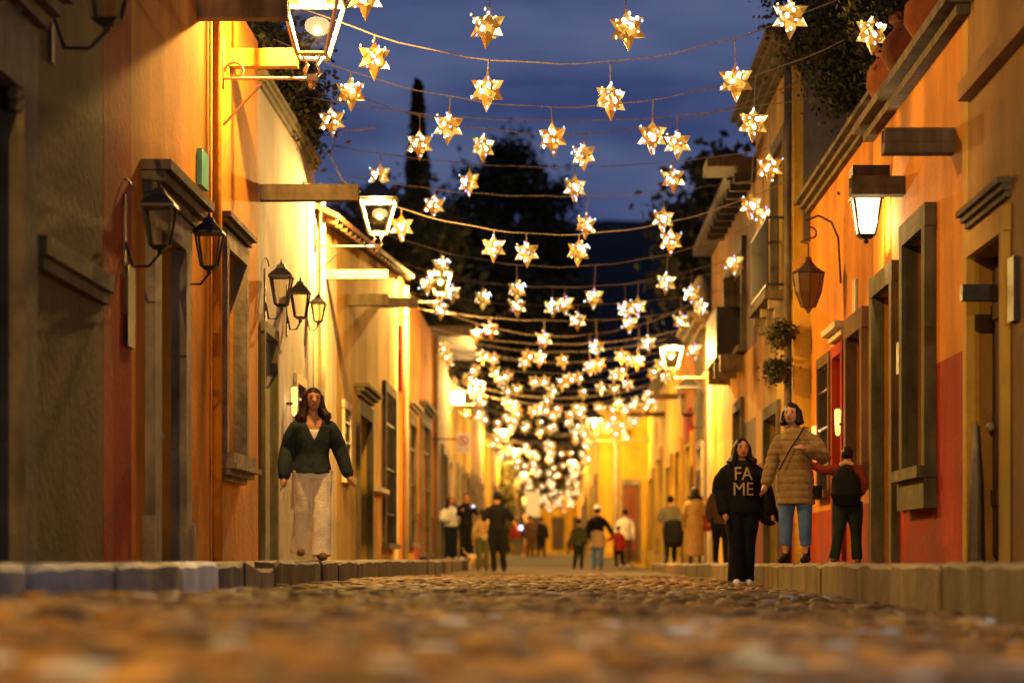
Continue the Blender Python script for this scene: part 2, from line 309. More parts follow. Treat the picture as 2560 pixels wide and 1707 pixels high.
# pavements with kerb stones
for s in (-1, 1):
    mb = MB(); yy = [4 + i for i in range(0, 55)]
    x0, x1 = s * (KX + .16), s * (WX + .4)
    for a, b_ in zip(yy[:-1], yy[1:]):
        if s < 0 and a in (17, 18):
            continue
        mb.quad((x0, a, zwalk(s, a)), (x1, a, zwalk(s, a)), (x1, b_, zwalk(s, b_)), (x0, b_, zwalk(s, b_)), 'pavement_stone')
        mb.quad((x0, a, zwalk(s, a)), (x0, b_, zwalk(s, b_)), (x0, b_, -.3), (x0, a, -.3), 'pavement_stone')
    if s < 0:   # dropped ramp at the driveway
        for a, b_, za, zb in ((17, 17.9, 0, -.075), (17.9, 18.5, -.075, -.075), (18.5, 19, -.075, 0)):
            xr_ = s * (KX + .01); mb.quad((xr_, a, zwalk(s, a) + za), (x1, a, zwalk(s, a) + za * .3), (x1, b_, zwalk(s, b_) + zb * .3), (xr_, b_, zwalk(s, b_) + zb), 'pavement_stone'); mb.quad((xr_, a, zwalk(s, a) + za), (xr_, b_, zwalk(s, b_) + zb), (xr_, b_, -.3), (xr_, a, -.3), 'pavement_stone')
    pv = tag(mb.build('pavement', None), kind='structure')
    y = 4.0
    while y < 58:
        ln = rnd.uniform(1.4, 2.4)
        if s < 0 and y < 14.1 < y + ln: ln = 14.15 - y
        mat = 'kerb_brown' if s > 0 else ('kerb_blue' if y < 18.5 else 'kerb_dark')
        if s < 0 and 14.1 < y < 14.5: ln = 1.5; mat = 'kerb_white'
        if s < 0 and 16.9 < y < 18.6 : y = 18.7; continue
        if s < 0 and y < 17.35 < y + ln: ln = 17.35 - y + .01
        dz = rnd.uniform(-.006, .008); z1 = zwalk(s, y + ln / 2) + .006 + dz; b = MB()
        j = rnd.uniform(-.015, .015); xa, xb = s * (KX + j), s * (KX + .165); e = .022
        z0 = -.25; seg = 6; r3 = random.Random(int(y * 100))
        g = .004; vs_ = []
        for q in range(seg + 1):
            yq = y + g + (ln - 2 * g) * q / seg; en = .02 if q in (0, seg) else 0; jj = r3.uniform(-.010, .010); jz = r3.uniform(-.009, .006) - en * .6; ch = e + r3.uniform(-.006, .014)
            vs_ += [(xa + s * (jj * .4 + en * .3), yq, z0), (xa + s * (jj + en * .6), yq, z1 + jz - ch), (xa + s * (ch + jj), yq, z1 + jz), (xb, yq, z1 + jz * .3), (xb, yq, z0)]
        b.add(vs_, [(q * 5 + i, q * 5 + i + 1, q * 5 + i + 6, q * 5 + i + 5) for q in range(seg) for i in range(4)] + [(0, 1, 2, 3, 4), tuple(seg * 5 + k for k in (4, 3, 2, 1, 0))], mat)
        b.build('kerb_stone', None, pv); y += ln
# land around and the hill
mb = MB(); mb.quad((-400, -60, -.45), (400, -60, -.45), (400, 260, -.45), (-400, 260, -.45), 'ground_dirt')
mb.quad((-400, 260, -.45), (400, 260, -.45), (1800, 3500, -.45), (-1800, 3500, -.45), 'ground_dirt')
tag(mb.build('ground'), kind='structure')
mb = MB()
gx = np.linspace(-420, 420, 71); gy = np.linspace(262, 1100, 41)
def hz(x, y):
    t = ss(262, 700, y); ridge = 92 - .035 * (x - 60) + 8 * noise.noise(Vector((x * .012, 3, 0))) + 3 * noise.noise(Vector((x * .05, 7, 0)))
    return -.5 + t * ridge * (1 - .3 * ss(720, 1100, y)) + 2 * noise.noise(Vector((x * .03, y * .03, 1))) * t
mb.add([(x, y, hz(x, y)) for y in gy for x in gx], [(i * 71 + j, i * 71 + j + 1, (i + 1) * 71 + j + 1, (i + 1) * 71 + j) for i in range(40) for j in range(70)], 'hill_scrub')
tag(mb.build('hill', None, None, True), kind='structure')
for i, (px, py, Y, wd, h, mt, lab) in enumerate([(1465, 842, 430, 7, 5, 'whitewash', 'low pale house with flat roof on the dark hillside above the street'),
        (1520, 838, 430, 2.6, 6, 'kerb_blue', 'narrow blue tower house on the dark hillside'), (1620, 850, 460, 9, 4, 'pale_plaster', 'wide dim house on the hillside left of the cream corner building')]):
    x = (px - VX) * Y / F; z = CAMZ + (HY - py) * Y / F; b = MB(); b.box(-wd / 2, wd / 2, 0, 6, -h - 14, 0, mt); t = empty('hillside_house', (x, Y, z))
    b.build('wall', None, t); b = MB(); b.box(-wd / 2 - .3, wd / 2 + .3, -.3, 6.3, 0, .35, 'roof_tile'); b.build('roof', None, t)
    for k in (-1, 1): b = MB(); b.box(k * wd * .22 - .5, k * wd * .22 + .5, -.05, .1, -3, -1.6, 'window_dark'); b.build('window', None, t)
    tag(t, lab, 'house')

# ------------------------------------------------------------------ buildings along the street
def facade(parent, s, wx, y0, y1, z1, ops, base, paint=(), back=5.0, dep=.28):
    Z0 = -.4; mb = MB()
    cy = sorted({y0, y1, *[o[i] for o in ops for i in (0, 1)], *[p[i] for p in paint for i in (0, 1)]})
    cz = sorted({Z0, z1, *[o[i] for o in ops for i in (2, 3)], *[p[i] for p in paint for i in (2, 3)]})
    cy = [c for c in cy if y0 <= c <= y1]; cz = [c for c in cz if Z0 <= c <= z1]; X = s * wx
    for a, b in zip(cy[:-1], cy[1:]):
        for c, d in zip(cz[:-1], cz[1:]):
            m_, n_ = (a + b) / 2, (c + d) / 2
            if any(o[0] < m_ < o[1] and o[2] < n_ < o[3] for o in ops): continue
            mt = base
            for p in paint:
                if p[0] < m_ < p[1] and p[2] < n_ < p[3]: mt = p[4]
            mb.quad((X, a, c), (X, b, c), (X, b, d), (X, a, d), mt)
    Xi = s * (wx + dep)
    for a, b, c, d in [o[:4] for o in ops]:
        mb.quad((X, a, c), (Xi, a, c), (Xi, a, d), (X, a, d), base); mb.quad((X, b, c), (Xi, b, c), (Xi, b, d), (X, b, d), base)
        mb.quad((X, a, d), (Xi, a, d), (Xi, b, d), (X, b, d), base); mb.quad((X, a, c), (Xi, a, c), (Xi, b, c), (X, b, c), base)
        mb.quad((s * (wx + .6), a - .2, c - .2), (s * (wx + .6), b + .2, c - .2), (s * (wx + .6), b + .2, d + .2), (s * (wx + .6), a - .2, d + .2), 'window_dark')
    Xb = s * (wx + back)
    for yv in (y0 + .003, y1 - .003): mb.quad((X, yv, Z0), (Xb, yv, Z0), (Xb, yv, z1), (X, yv, z1), base)
    mb.quad((Xb, y0, Z0), (Xb, y1, Z0), (Xb, y1, z1), (Xb, y0, z1), base)
    mb.build('wall', None, parent)
    mb = MB(); mb.box(s * (wx + .25), Xb, y0 + .01, y1 - .01, z1 - .35, z1 - .2, 'roof_tile'); mb.build('roof', None, parent)
def house(s, wx, y0, y1, z1, base, label, ops=(), paint=(), back=5.0):
    t = empty('house', (s * wx, (y0 + y1) / 2, 0)); tag(t, label, 'house')
    t.location = (0, 0, 0); facade(t, s, wx, y0, y1, z1, list(ops), base, paint, back); return t
def bx(parent, name, s, wx, o0, o1, y0, y1, z0, z1, mat):
    """box measured outward into the street from the wall face"""
    b = MB(); b.box(s * (wx - o0), s * (wx - o1), y0, y1, z0, z1, mat); return b.build(name, None, parent)
def surround(parent, s, wx, op, mat, w_=.16, o_=.06, sill=True, name='door_frame'):
    a, b, c, d = op; m = MB(); X0, X1 = s * (wx + .05), s * (wx - o_)
    m.box(X0, X1, a - w_, a + .002, c, d, mat); m.box(X0, X1, b - .002, b + w_, c, d, mat); m.box(X0, X1, a - w_ - .03, b + w_ + .03, d + .001, d + w_ * 1.15, mat)
    if sill: m.box(s * (wx + .1), s * (wx - o_ - .07), a - w_ - .04, b + w_ + .04, c - .10, c - .001, mat)
    return m.build(name, None, parent)
def door(parent, s, wx, op, mat='dark_wood', frame='stone', planks=4, w_=.16, o_=.06, handle=True, dep=.17):
    surround(parent, s, wx, op, frame, w_, o_, False)
    a, b, c, d = op; X = wx + dep; m = MB(); m.box(s * X, s * (X + .04), a + .003, b - .003, c, d - .003, mat); dr = m.build('door', None, parent)
    if planks:
        k = (b - a - .06) / planks
        for i in range(planks):
            p = MB(); p.box(s * (X - .022), s * (X - .001), a + .03 + i * k + .008, a + .03 + (i + 1) * k - .008, c + .06, d - .08, mat); p.build('plank', None, dr)
        for zz in (c + .45, d - .5): p = MB(); p.box(s * (X - .04), s * (X - .0225), a + .05, b - .05, zz, zz + .12, mat); p.build('rail', None, dr)
    if handle: p = MB(); p.ball((s * (X - .06), b - .16, c + 1.05), .035, 8, 6, 'painted_iron'); p.build('handle', None, dr)
    return dr
def window(parent, s, wx, op, pane='window_dark', frame='stone', w_=.13, o_=.05, bars=5, sash='dark_wood', rows=(.5,), sill=True, lit=None):
    surround(parent, s, wx, op, frame, w_, o_, sill, 'window_surround')
    a, b, c, d = op; X = wx + .12; m = MB(); t = .05
    m.box(s * X, s * (X + .05), a, a + t, c, d, sash); m.box(s * X, s * (X + .05), b - t, b, c, d, sash); m.box(s * X, s * (X + .05), a + t, b - t, c, c + t, sash); m.box(s * X, s * (X + .05), a + t, b - t, d - t, d, sash)
    mid = (a + b) / 2; m.box(s * (X - .004), s * (X + .05), mid - .03, mid + .03, c + t, d - t, sash)
    for r in rows: z = c + (d - c) * r; m.box(s * (X - .006), s * (X + .045), a + t, b - t, z - .025, z + .025, sash)
    wn_ = m.build('window', None, parent); zs = [c + t] + [c + (d - c) * r for r in rows] + [d - t]
    for ya, yb in ((a + t, mid - .03), (mid + .03, b - t)):
        for z0, z1 in zip(zs[:-1], zs[1:]):
            p = MB(); p.box(s * (X + .02), s * (X + .028), ya, yb, z0 + .026, z1 - .026, pane); p.build('pane', None, wn_)
    if bars:
        g = MB()
        for i in range(bars): yb = a + (b - a) * (i + .5) / bars; g.tube([(s * (wx - .02), yb, c), (s * (wx - .02), yb, d)], .011, 5, 'iron')
        for r in (.2, .5, .8): z = c + (d - c) * r; g.box(s * (wx - .035), s * (wx - .005), a, b, z - .012, z + .012, 'iron')
        g.build('window_grille', None, parent)
    return wn_
def cornice(parent, s, wx, y0, y1, z0, h, o_, mat='stone', name='cornice', steps=3):
    m = MB()
    for i in range(steps):
        f = (i + 1) / steps; e = o_ * f
        m.box(s * (wx + .06), s * (wx - e), y0 - e * .6, y1 + e * .6, z0 + h * i / steps, z0 + h * (i + 1) / steps - .002, mat)
    return m.build(name, None, parent)
def spout(parent, s, wx, y, z, ln, mat='stone', w_=.16, h=.17):
    m = MB(); X0, X1 = s * (wx + .1), s * (wx - ln)
    m.box(X0, X1, y, y + w_, z, z + h * .42, mat); m.box(X0, X1, y, y + .045, z + h * .43, z + h, mat); m.box(X0, X1, y + w_ - .045, y + w_, z + h * .43, z + h, mat)
    return m.build('rain_spout', None, parent)

# -- left side, from the camera onwards
h = house(-1, WX, 9.0, 16.93, 6.2, 'olive_plaster', 'dark olive house with a low stone stringcourse at the near end of the left pavement', [(12.7, 14.0, .25, 3.0)])
door(h, -1, WX, (12.7, 14.0, .25, 3.0), 'dark_wood', 'dark_stone', 4, .34, .10)
bx(h, 'stringcourse', -1, WX, -.05, .09, 14.72, 16.925, 2.14, 2.26, 'olive_stone'); bx(h, 'stringcourse', -1, WX, -.05, .05, 14.75, 16.925, 2.06, 2.138, 'olive_stone')
cornice(h, -1, WX, 12.3, 14.45, 3.38, .34, .26, 'dark_stone', 'door_hood', 4); bx(h, 'cornice', -1, WX, -.05, .14, 9, 16.92, 4.7, 4.95, 'olive_stone')
m = MB()
for i in range(13):
    t = i / 12 * 2.6; r = .5 - .13 * t / 2.6 * 2; m.ball((-WX + .05, 14.7 - .45 + r * math.cos(t + 2.0), 3.1 + r * math.sin(t + 2.0)), .055, 6, 5, 'dark_stone')
m.build('scroll_moulding', None, h)
o = bx(None, 'number_plate', -1, WX, 0, .02, 14.42, 14.62, 1.86, 2.2, 'whitewash'); tag(o, 'small pale number plate on the dark olive wall beside its door', 'plate')

L1o = [(18.95, 20.2, .25, 2.86), (22.75, 24.05, 1.28, 3.2)]
h = house(-1, WX, 16.95, 25.6, 5.75, 'orange_plaster', 'orange house with dark red corners and a hooded door below the largest lit lantern', L1o,
          [(16.95, 18.05, -.4, 5.75, 'terracotta_paint'), (24.25, 25.6, -.4, 5.75, 'deep_orange_plaster'), (18.05, 18.3, -.4, 1.9, 'deep_orange_plaster')])
door(h, -1, WX, L1o[0], 'dark_wood', 'stone', 5, .30, .08); cornice(h, -1, WX, 18.6, 20.65, 3.02, .32, .23, 'dark_stone', 'door_hood', 4)
window(h, -1, WX, L1o[1], 'window_olive', 'stone', .14, .09, 0, 'wood', (.33, .66)); cornice(h, -1, WX, 22.5, 24.3, 3.36, .15, .15, 'dark_stone', 'window_hood', 3)
cornice(h, -1, WX, 22.6, 24.2, 1.02, .16, .2, 'stone', 'window_sill', 3)
bx(h, 'plinth_stone', -1, WX, -.02, .10, 18.52, 18.66, .2, .62, 'stone'); bx(h, 'plinth_stone', -1, WX, -.02, .10, 20.5, 20.64, .2, .58, 'stone')
spout(h, -1, WX, 21.3, 5.05, .80, 'dark_stone'); spout(h, -1, WX, 23.35, 5.04, .66, 'ochre_plaster')
pipe = MB(); pipe.tube([(-WX + .06, 22.15, .2), (-WX + .06, 22.15, 5.7)], .045, 8, 'orange_plaster'); pipe.build('drainpipe', None, h, True)
o = bx(None, 'intercom_panel', -1, WX, 0, .03, 17.75, 18.05, 1.85, 2.45, 'dark_wood'); tag(o, 'narrow dark panel on the wall left of the hooded orange house door', 'panel')
o = bx(None, 'street_plaque', -1, WX, 0, .045, 21.3, 21.72, 3.58, 3.90, 'green_plaque' if 'green_plaque' in M else 'whitewash'); GP = o
textured('green_plaque', (.05, .30, .20), (.12, .42, .30), 6, rough=.4, bump=0); o.data.materials[0] = M['green_plaque']; tag(o, 'small green plaque high on the orange wall between door hood and window hood', 'plaque')

h = house(-1, WX, 25.6, 31.5, 5.45, 'grey_plaster', 'pale grey plastered house with three black wall lanterns beside the orange house', [(26.0, 27.1, .25, 2.72), (29.2, 30.1, 1.5, 2.4)], [(25.6, 25.95, -.4, 2.9, 'olive_plaster')])
door(h, -1, WX, (26.0, 27.1, .25, 2.72), 'grey_wood', 'olive_stone', 4, .1, .04); window(h, -1, WX, (29.2, 30.1, 1.5, 2.4), 'window_dark', 'cream_plaster', .1, .04, 3)
spout(h, -1, WX, 25.75, 4.10, 1.05, 'dark_stone'); cornice(h, -1, WX, 25.7, 31.4, 5.3, .16, .10, 'olive_stone')
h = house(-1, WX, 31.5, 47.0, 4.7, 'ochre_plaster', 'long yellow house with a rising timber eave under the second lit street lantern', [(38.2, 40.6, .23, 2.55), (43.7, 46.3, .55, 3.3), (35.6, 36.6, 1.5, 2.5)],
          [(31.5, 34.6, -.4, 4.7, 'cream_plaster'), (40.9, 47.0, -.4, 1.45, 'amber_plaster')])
door(h, -1, WX, (38.2, 40.6, .23, 2.55), 'grey_wood', 'olive_stone', 4, .2, .06); cornice(h, -1, WX, 38.0, 40.9, 2.85, .18, .2, 'olive_stone', 'door_hood')
window(h, -1, WX, (43.7, 46.3, .55, 3.3), 'window_dark', 'dark_stone', .16, .07, 5, 'dark_wood', (.4, .75)); window(h, -1, WX, (35.6, 36.6, 1.5, 2.5), 'window_dark', 'cream_plaster', .1, .04, 3)
bx(h, 'ledge', -1, WX, 0, .14, 40.95, 43.4, 1.42, 1.5, 'cream_plaster'); spout(h, -1, WX, 33.0, 4.1, .85, 'cream_plaster', .14, .12); spout(h, -1, WX, 36.5, 4.1, .6, 'dark_stone'); spout(h, -1, WX, 42.6, 4.7, .7, 'stone')
pipe = MB(); pipe.tube([(-WX + .07, 31.75, .2), (-WX + .07, 31.75, 5.2)], .05, 8, 'cream_plaster'); pipe.build('drainpipe', None, h, True)
up_ = MB(); up_.add([(-WX, 31.5, 4.7), (-WX, 47, 4.7), (-WX, 47, 5.8), (-WX, 31.5, 4.72), (-WX - .3, 31.5, 4.7), (-WX - .3, 47, 4.7), (-WX - .3, 47, 5.8), (-WX - .3, 31.5, 4.72)], [(0, 1, 2, 3), (7, 6, 5, 4), (2, 6, 7, 3), (1, 5, 6, 2)], 'ochre_plaster'); up_.build('parapet', None, h)
eave = MB(); e0, e1 = (31.6, 4.72), (48.0, 5.82)
for o0, o1, dz0, dz1 in ((-.3, .30, .0, .07),):
    for (ya, za), (yb, zb) in ((e0, e1),):
        v = [(-WX + o, y_, z_ + dz) for y_, z_ in ((ya, za), (yb, zb)) for o, dz in ((o0, dz0 + .28), (o1, dz0), (o1, dz1), (o0, dz1 + .28))]
        eave.add(v, [(0, 1, 2, 3), (7, 6, 5, 4), (0, 4, 5, 1), (1, 5, 6, 2), (2, 6, 7, 3), (3, 7, 4, 0)], 'roof_tile')
eave.build('eave', None, h)
for i in range(22):
    y_ = 31.8 + i * .74; z_ = 4.72 + (y_ - 31.6) / 16.4 * 1.10; r = MB(); r.tube([(-WX - .1, y_, z_ + .10), (-WX + .27, y_, z_ - .03)], .05, 6, 'beam_wood'); r.build('rafter', None, h)
h = house(-1, WX, 47.0, 61.0, 5.9, 'deep_orange_plaster', 'orange house with tall black barred windows beyond the yellow eaved house', [(50.6, 52.8, .6, 3.1), (55.3, 58.6, .4, 3.35)], [(47, 47.8, -.4, 5.9, 'cream_plaster'), (53.2, 61, -.4, 1.3, 'terracotta_paint')])
window(h, -1, WX, (50.6, 52.8, .6, 3.1), 'window_dark', 'dark_stone', .2, .08, 4); window(h, -1, WX, (55.3, 58.6, .4, 3.35), 'window_dark', 'dark_stone', .25, .08, 5)
cornice(h, -1, WX, 50.2, 53.2, 3.35, .2, .2, 'stone', 'window_hood'); cornice(h, -1, WX, 54.9, 59.0, 3.6, .25, .2, 'dark_stone', 'window_hood')
pipe = MB(); pipe.tube([(-WX + .06, 49.2, .2), (-WX + .06, 49.2, 5.8)], .06, 8, 'cream_plaster'); pipe.build('drainpipe', None, h, True)
bx(h, 'niche', -1, WX, -.02, .05, 47.9, 48.5, 3.6, 4.9, 'terracotta_paint')
h = house(-1, WX - .12, 61.0, 68.0, 6.1, 'brown_plaster', 'dark brown house with a projecting timber eave beside the no parking sign', [(63, 65.2, .3, 3.0)])
door(h, -1, WX - .12, (63, 65.2, .3, 3.0), 'dark_wood', 'dark_stone', 3, .2); bx(h, 'eave', -1, WX - .12, -.3, .85, 60.9, 68.2, 5.85, 6.12, 'wood')
def plain(s, wx, y0, y1, z1, base, label, n, doorm, back=5.0):
    ops = []; st = (y1 - y0) / n
    for i in range(n):
        a = y0 + st * (i + .28); b = a + min(2.2, st * .36); g = rise(y0)
        ops.append((a, b, g + (.25 if i % 2 == 0 else 1.1), g + 3.0))
    h = house(s, wx, y0, y1, z1 + rise(y0), base, label, ops, (), back)
    for i, op in enumerate(ops):
        if i % 2 == 0: door(h, s, wx, op, doorm, 'stone', 3, .2, .06, False)
        else: window(h, s, wx, op, 'window_dark', 'stone', .16, .07, 4)
    cornice(h, s, wx, y0 + .1, y1 - .1, z1 + rise(y0) - .25, .25, .22, 'stone'); return h
plain(-1, WX, 68.0, 86, 5.4, 'yellow_plaster', 'bright yellow house behind the no parking sign', 4, 'dark_wood')
plain(-1, WX, 86, 104, 5.9, 'tan_plaster', 'tan house with dark doors beyond the yellow house on the left row', 4, 'red_wood')
plain(-1, WX - .2, 104, 124, 5.0, 'ochre_plaster', 'ochre house behind the dark hedge column far down the left row', 4, 'dark_wood')
plain(-1, WX, 124, 150, 5.6, 'amber_plaster', 'amber house far down the left row past the hanging grey banner', 5, 'red_wood')
plain(-1, WX - .3, 150, 185, 5.2, 'yellow_plaster', 'small yellow house near the far end of the left row', 6, 'dark_wood')
plain(-1, WX, 185, 232, 5.8, 'deep_orange_plaster', 'last orange house at the far end of the left row', 7, 'dark_wood')

# -- right side
R0o = [(17.35, 18.75, .25, 2.62)]
h = house(1, WX, 9.0, 18.93, 5.3, 'tan_plaster', 'tan house with a heavy wooden door at the near end of the right pavement', R0o)
door(h, 1, WX, R0o[0], 'wood', 'ochre_plaster', 5, .16, .05); bx(h, 'moulding', 1, WX, -.03, .09, 9, 18.92, 3.86, 4.0, 'tan_plaster'); bx(h, 'cornice', 1, WX, -.05, .20, 9, 18.9, 4.72, 4.98, 'stone')
cornice(h, 1, WX, 17.2, 18.9, 2.86, .14, .10, 'dark_stone', 'door_hood'); spout(h, 1, WX, 17.9, 2.2, .22, 'dark_wood', .12, .12)
kp_ = MB(); kp_.rings([(WX - .0, 18.62, .25, .06, .07), (WX - .0, 18.62, .9, .045, .06), (WX - .0, 18.62, 1.35, .015, .02)], 8, 'stone'); kp_.build('guard_stone', None, h, True)
o = bx(None, 'meter_box', 1, WX, 0, .04, 16.85, 17.08, 1.95, 2.4, 'dark_wood'); tag(o, 'black meter box on the tan wall right of the heavy wooden door', 'meter box')
R1o = [(20.75, 21.95, 1.08, 3.12), (22.95, 24.25, .25, 2.9)]
h = house(1, WX, 18.95, 24.7, 4.72, 'orange_plaster', 'orange house with a red dado and a stone framed window under the white lantern', R1o, [(18.95, 24.7, -.4, 1.94, 'red_dado_paint'), (18.95, 19.22, -.4, 4.72, 'ochre_plaster')])
window(h, 1, WX, R1o[0], 'window_dark', 'olive_stone', .17, .10, 0, 'green_wood', (.25, .5, .75)); bx(h, 'window_apron', 1, WX, -.02, .11, 20.55, 22.15, .72, .975, 'olive_stone')
door(h, 1, WX, R1o[1], 'green_wood', 'olive_stone', 4, .17, .08)
cornice(h, 1, WX, 18.97, 24.68, 4.54, .17, .20, 'dark_stone', 'cornice', 2)
spout(h, 1, WX, 19.6, 3.58, .57, 'dark_stone', .2, .2); spout(h, 1, WX, 22.4, 3.66, .50, 'dark_stone', .2, .17)
for y_, z0, z1 in ((22.38, 2.0, 2.3), (22.34, .75, .98)):
    o = bx(None, 'junction_box', 1, WX, 0, .06, y_, y_ + .2, z0, z1, 'iron'); tag(o, 'dark junction box %s the red dado between door and stone framed window' % ('at the top of' if z0 > 1 else 'low on'), 'junction box')
R2 = WX + .22
R2o = [(30.5, 31.7, 1.15, 2.75), (29.0, 29.9, .25, 2.75), (27.0, 28.3, 1.25, 2.85)]
h = house(1, R2, 24.72, 33.0, 5.15, 'deep_orange_plaster', 'deep orange house carrying the rusty teardrop lantern on its wall', R2o, [(24.72, 33, -.4, .9, 'terracotta_paint')])
window(h, 1, R2, R2o[0], 'window_dark', 'brown_plaster', .12, .05, 4); door(h, 1, R2, R2o[1], 'red_wood', 'terracotta_paint', 4, .12); window(h, 1, R2, R2o[2], 'window_dark', 'brown_plaster', .2, .08, 0)
cornice(h, 1, R2, 24.75, 32.98, 4.98, .18, .22, 'dark_stone', 'cornice', 3)
cornice(h, 1, R2, 28.8, 30.1, 2.95, .16, .16, 'cream_plaster', 'door_hood', 2)
o = bx(None, 'number_plate', 1, R2, 0, .03, 27.75, 28.05, 2.95, 3.5, 'cream_plaster'); tag(o, 'narrow cream plate on the deep orange wall right of the rusty teardrop lantern', 'plate')
R3o = [(34.1, 36.0, 4.0, 6.2), (35.2, 37.4, .2, 2.4)]
h = house(1, WX, 33.02, 39.5, 7.5, 'ochre_plaster', 'tall two storey ochre house with an iron balcony', R3o, [(33.02, 39.5, -.4, 1.8, 'red_dado_paint'), (37.6, 39.5, 1.8, 7.5, 'amber_plaster')], 6)
sw = MB(); sw.quad((WX + .12, 33.018, 4.6), (WX + 6, 33.018, 4.6), (WX + 6, 33.018, 7.5), (WX + .12, 33.018, 7.5), 'slate_plaster'); sw.build('gable_wall', None, h)
window(h, 1, WX, R3o[0], 'window_dark', 'dark_stone', .16, .07, 0); door(h, 1, WX, R3o[1], 'dark_wood', 'dark_stone', 4)
cornice(h, 1, WX, 33.0, 39.5, 7.2, .3, .4, 'dark_stone', 'cornice', 4)
pipe = MB(); pipe.tube([(WX - .07, 33.2, .2), (WX - .07, 33.2, 7.2)], .055, 8, 'dark_stone'); pipe.build('drainpipe', None, h, True)
bal = MB(); bal.box(WX - .38, WX + .05, 33.3, 36.1, 3.86, 3.98, 'dark_stone'); bb = bal.build('balcony', None, h)
g = MB()
for i in range(15): y_ = 33.35 + i * .19; g.tube([(WX - .34, y_, 3.98), (WX - .34, y_, 5.0)], .018, 5, 'iron')
for i in range(3): x_ = WX - .34 + .15 * i; g.tube([(x_, 33.35, 3.98), (x_, 33.35, 5.0)], .012, 5, 'iron'); g.tube([(x_, 36.04, 3.98), (x_, 36.04, 5.0)], .012, 5, 'iron')
for z_ in (4.06, 4.98): g.tube([(WX, 33.35, z_), (WX - .34, 33.35, z_), (WX - .34, 36.04, z_), (WX, 36.04, z_)], .02, 5, 'iron')
g.build('railing', None, bb)
for y_ in (33.45, 34.7, 35.9):
    c = MB()
    for k in range(4): e = .32 - k * .08; c.box(WX - e, WX + .02, y_ - .09, y_ + .09, 3.86 - (k + 1) * .13, 3.858 - k * .13, 'stone')
    c.build('corbel', None, bb)
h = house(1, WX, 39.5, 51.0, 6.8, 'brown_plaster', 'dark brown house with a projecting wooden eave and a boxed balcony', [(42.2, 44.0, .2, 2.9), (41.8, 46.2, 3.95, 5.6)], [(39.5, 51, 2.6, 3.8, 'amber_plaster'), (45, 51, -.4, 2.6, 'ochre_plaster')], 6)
door(h, 1, WX, (42.2, 44.0, .2, 2.9), 'dark_wood', 'dark_stone', 4); window(h, 1, WX, (41.8, 46.2, 3.95, 5.6), 'window_dark', 'dark_stone', .2, .08, 0)
bx(h, 'eave', 1, WX, -.3, .80, 39.4, 40.6, 6.66, 6.82, 'wood'); bx(h, 'eave', 1, WX, -.3, .40, 40.61, 50.9, 6.62, 6.8, 'dark_wood'); bx(h, 'balcony', 1, WX, -.02, .42, 43.0, 46.0, 3.85, 4.75, 'dark_wood')
for y_ in (42.3, 43.9, 45.6): bx(h, 'corbel', 1, WX, -.02, .4, y_, y_ + .2, 3.55, 3.848, 'beam_wood')
for i in range(9): bx(h, 'eave_bracket', 1, WX, -.02, .34, 39.8 + i * .9, 39.92 + i * .9, 6.46, 6.618, 'dark_wood')
h = house(1, WX - .06, 51.0, 56.0, 5.4, 'cream_plaster', 'narrow cream corner house whose edge catches the lantern light', [(53, 54.6, .2, 2.7)], [(51.5, 56, -.4, 5.4, 'olive_plaster')])
door(h, 1, WX - .06, (53, 54.6, .2, 2.7), 'dark_wood', 'stone', 3); cornice(h, 1, WX - .06, 51, 56, 5.15, .3, .45, 'stone')
f = MB(); f.rings([(WX - .2, 51.5, 5.4, .2, .2), (WX - .2, 51.5, 5.6, .12, .12), (WX - .2, 51.5, 5.85, .26, .26), (WX - .2, 51.5, 6.2, .12, .12), (WX - .2, 51.5, 6.3, .02, .02)], 10, 'stone'); f.build('finial', None, h, True)
R6o = [(58.5, 60.5, .25, 3.0), (63.5, 66.0, .3, 3.1), (69.0, 71.5, .35, 2.9), (76, 79, .4, 3.4), (82.5, 86, .5, 3.0)]
h = house(1, WX, 56.0, 90.0, 5.9, 'amber_plaster', 'long amber house with red and brown doors on the lit stretch of the right pavement', R6o, [(56, 61.3, 2.2, 5.9, 'deep_orange_plaster'), (67, 90, -.4, 5.9, 'yellow_plaster')])
for op, mt in zip(R6o, ('dark_wood', 'red_wood', 'dark_wood', 'red_wood', 'wood')): door(h, 1, WX, op, mt, 'ochre_plaster', 3, .3, .08, False)
cornice(h, 1, WX, 56.1, 89.9, 5.6, .3, .25, 'brown_plaster'); bx(h, 'awning_panel', 1, WX, 0, .1, 58.3, 60.7, 3.1, 3.9, 'red_dado_paint')
spout(h, 1, WX, 62, 4.35, .9, 'brown_plaster', .2, .14); spout(h, 1, WX, 74, 4.6, 1.2, 'brown_plaster', .2, .14)
h = house(1, 1.45, 90.0, 132, 6.0, 'yellow_plaster', 'bright yellow house jutting into the street behind the far lit lantern', [(95, 98, .7, 3.4), (110, 114, .7, 3.4)], (), 7)
door(h, 1, 1.45, (95, 98, .7, 3.4), 'dark_wood', 'stone', 3); window(h, 1, 1.45, (110, 114, .7, 3.4))
e = MB(); e.box(2.25, 3.0, 89.93, 90.0, .2, 3.2, 'stone'); e.build('door_frame', None, h)
e = MB(); e.box(2.33, 2.92, 89.9, 89.928, .2, 3.0, 'wood'); dd = e.build('door', None, h)
for i in range(3): e = MB(); e.box(2.36 + i * .18, 2.52 + i * .18, 89.88, 89.898, .5, 2.9, 'red_wood'); e.build('plank', None, dd)
pipe = MB(); pipe.tube([(2.07, 89.9, .4), (2.07, 89.9, 4.3), (1.95, 89.9, 4.9)], .10, 8, 'cream_plaster'); pipe.build('drainpipe', None, h, True)
e = MB(); e.box(1.38, 4.0, 89.7, 90.0, 5.8, 6.0, 'stone'); e.build('cornice', None, h)
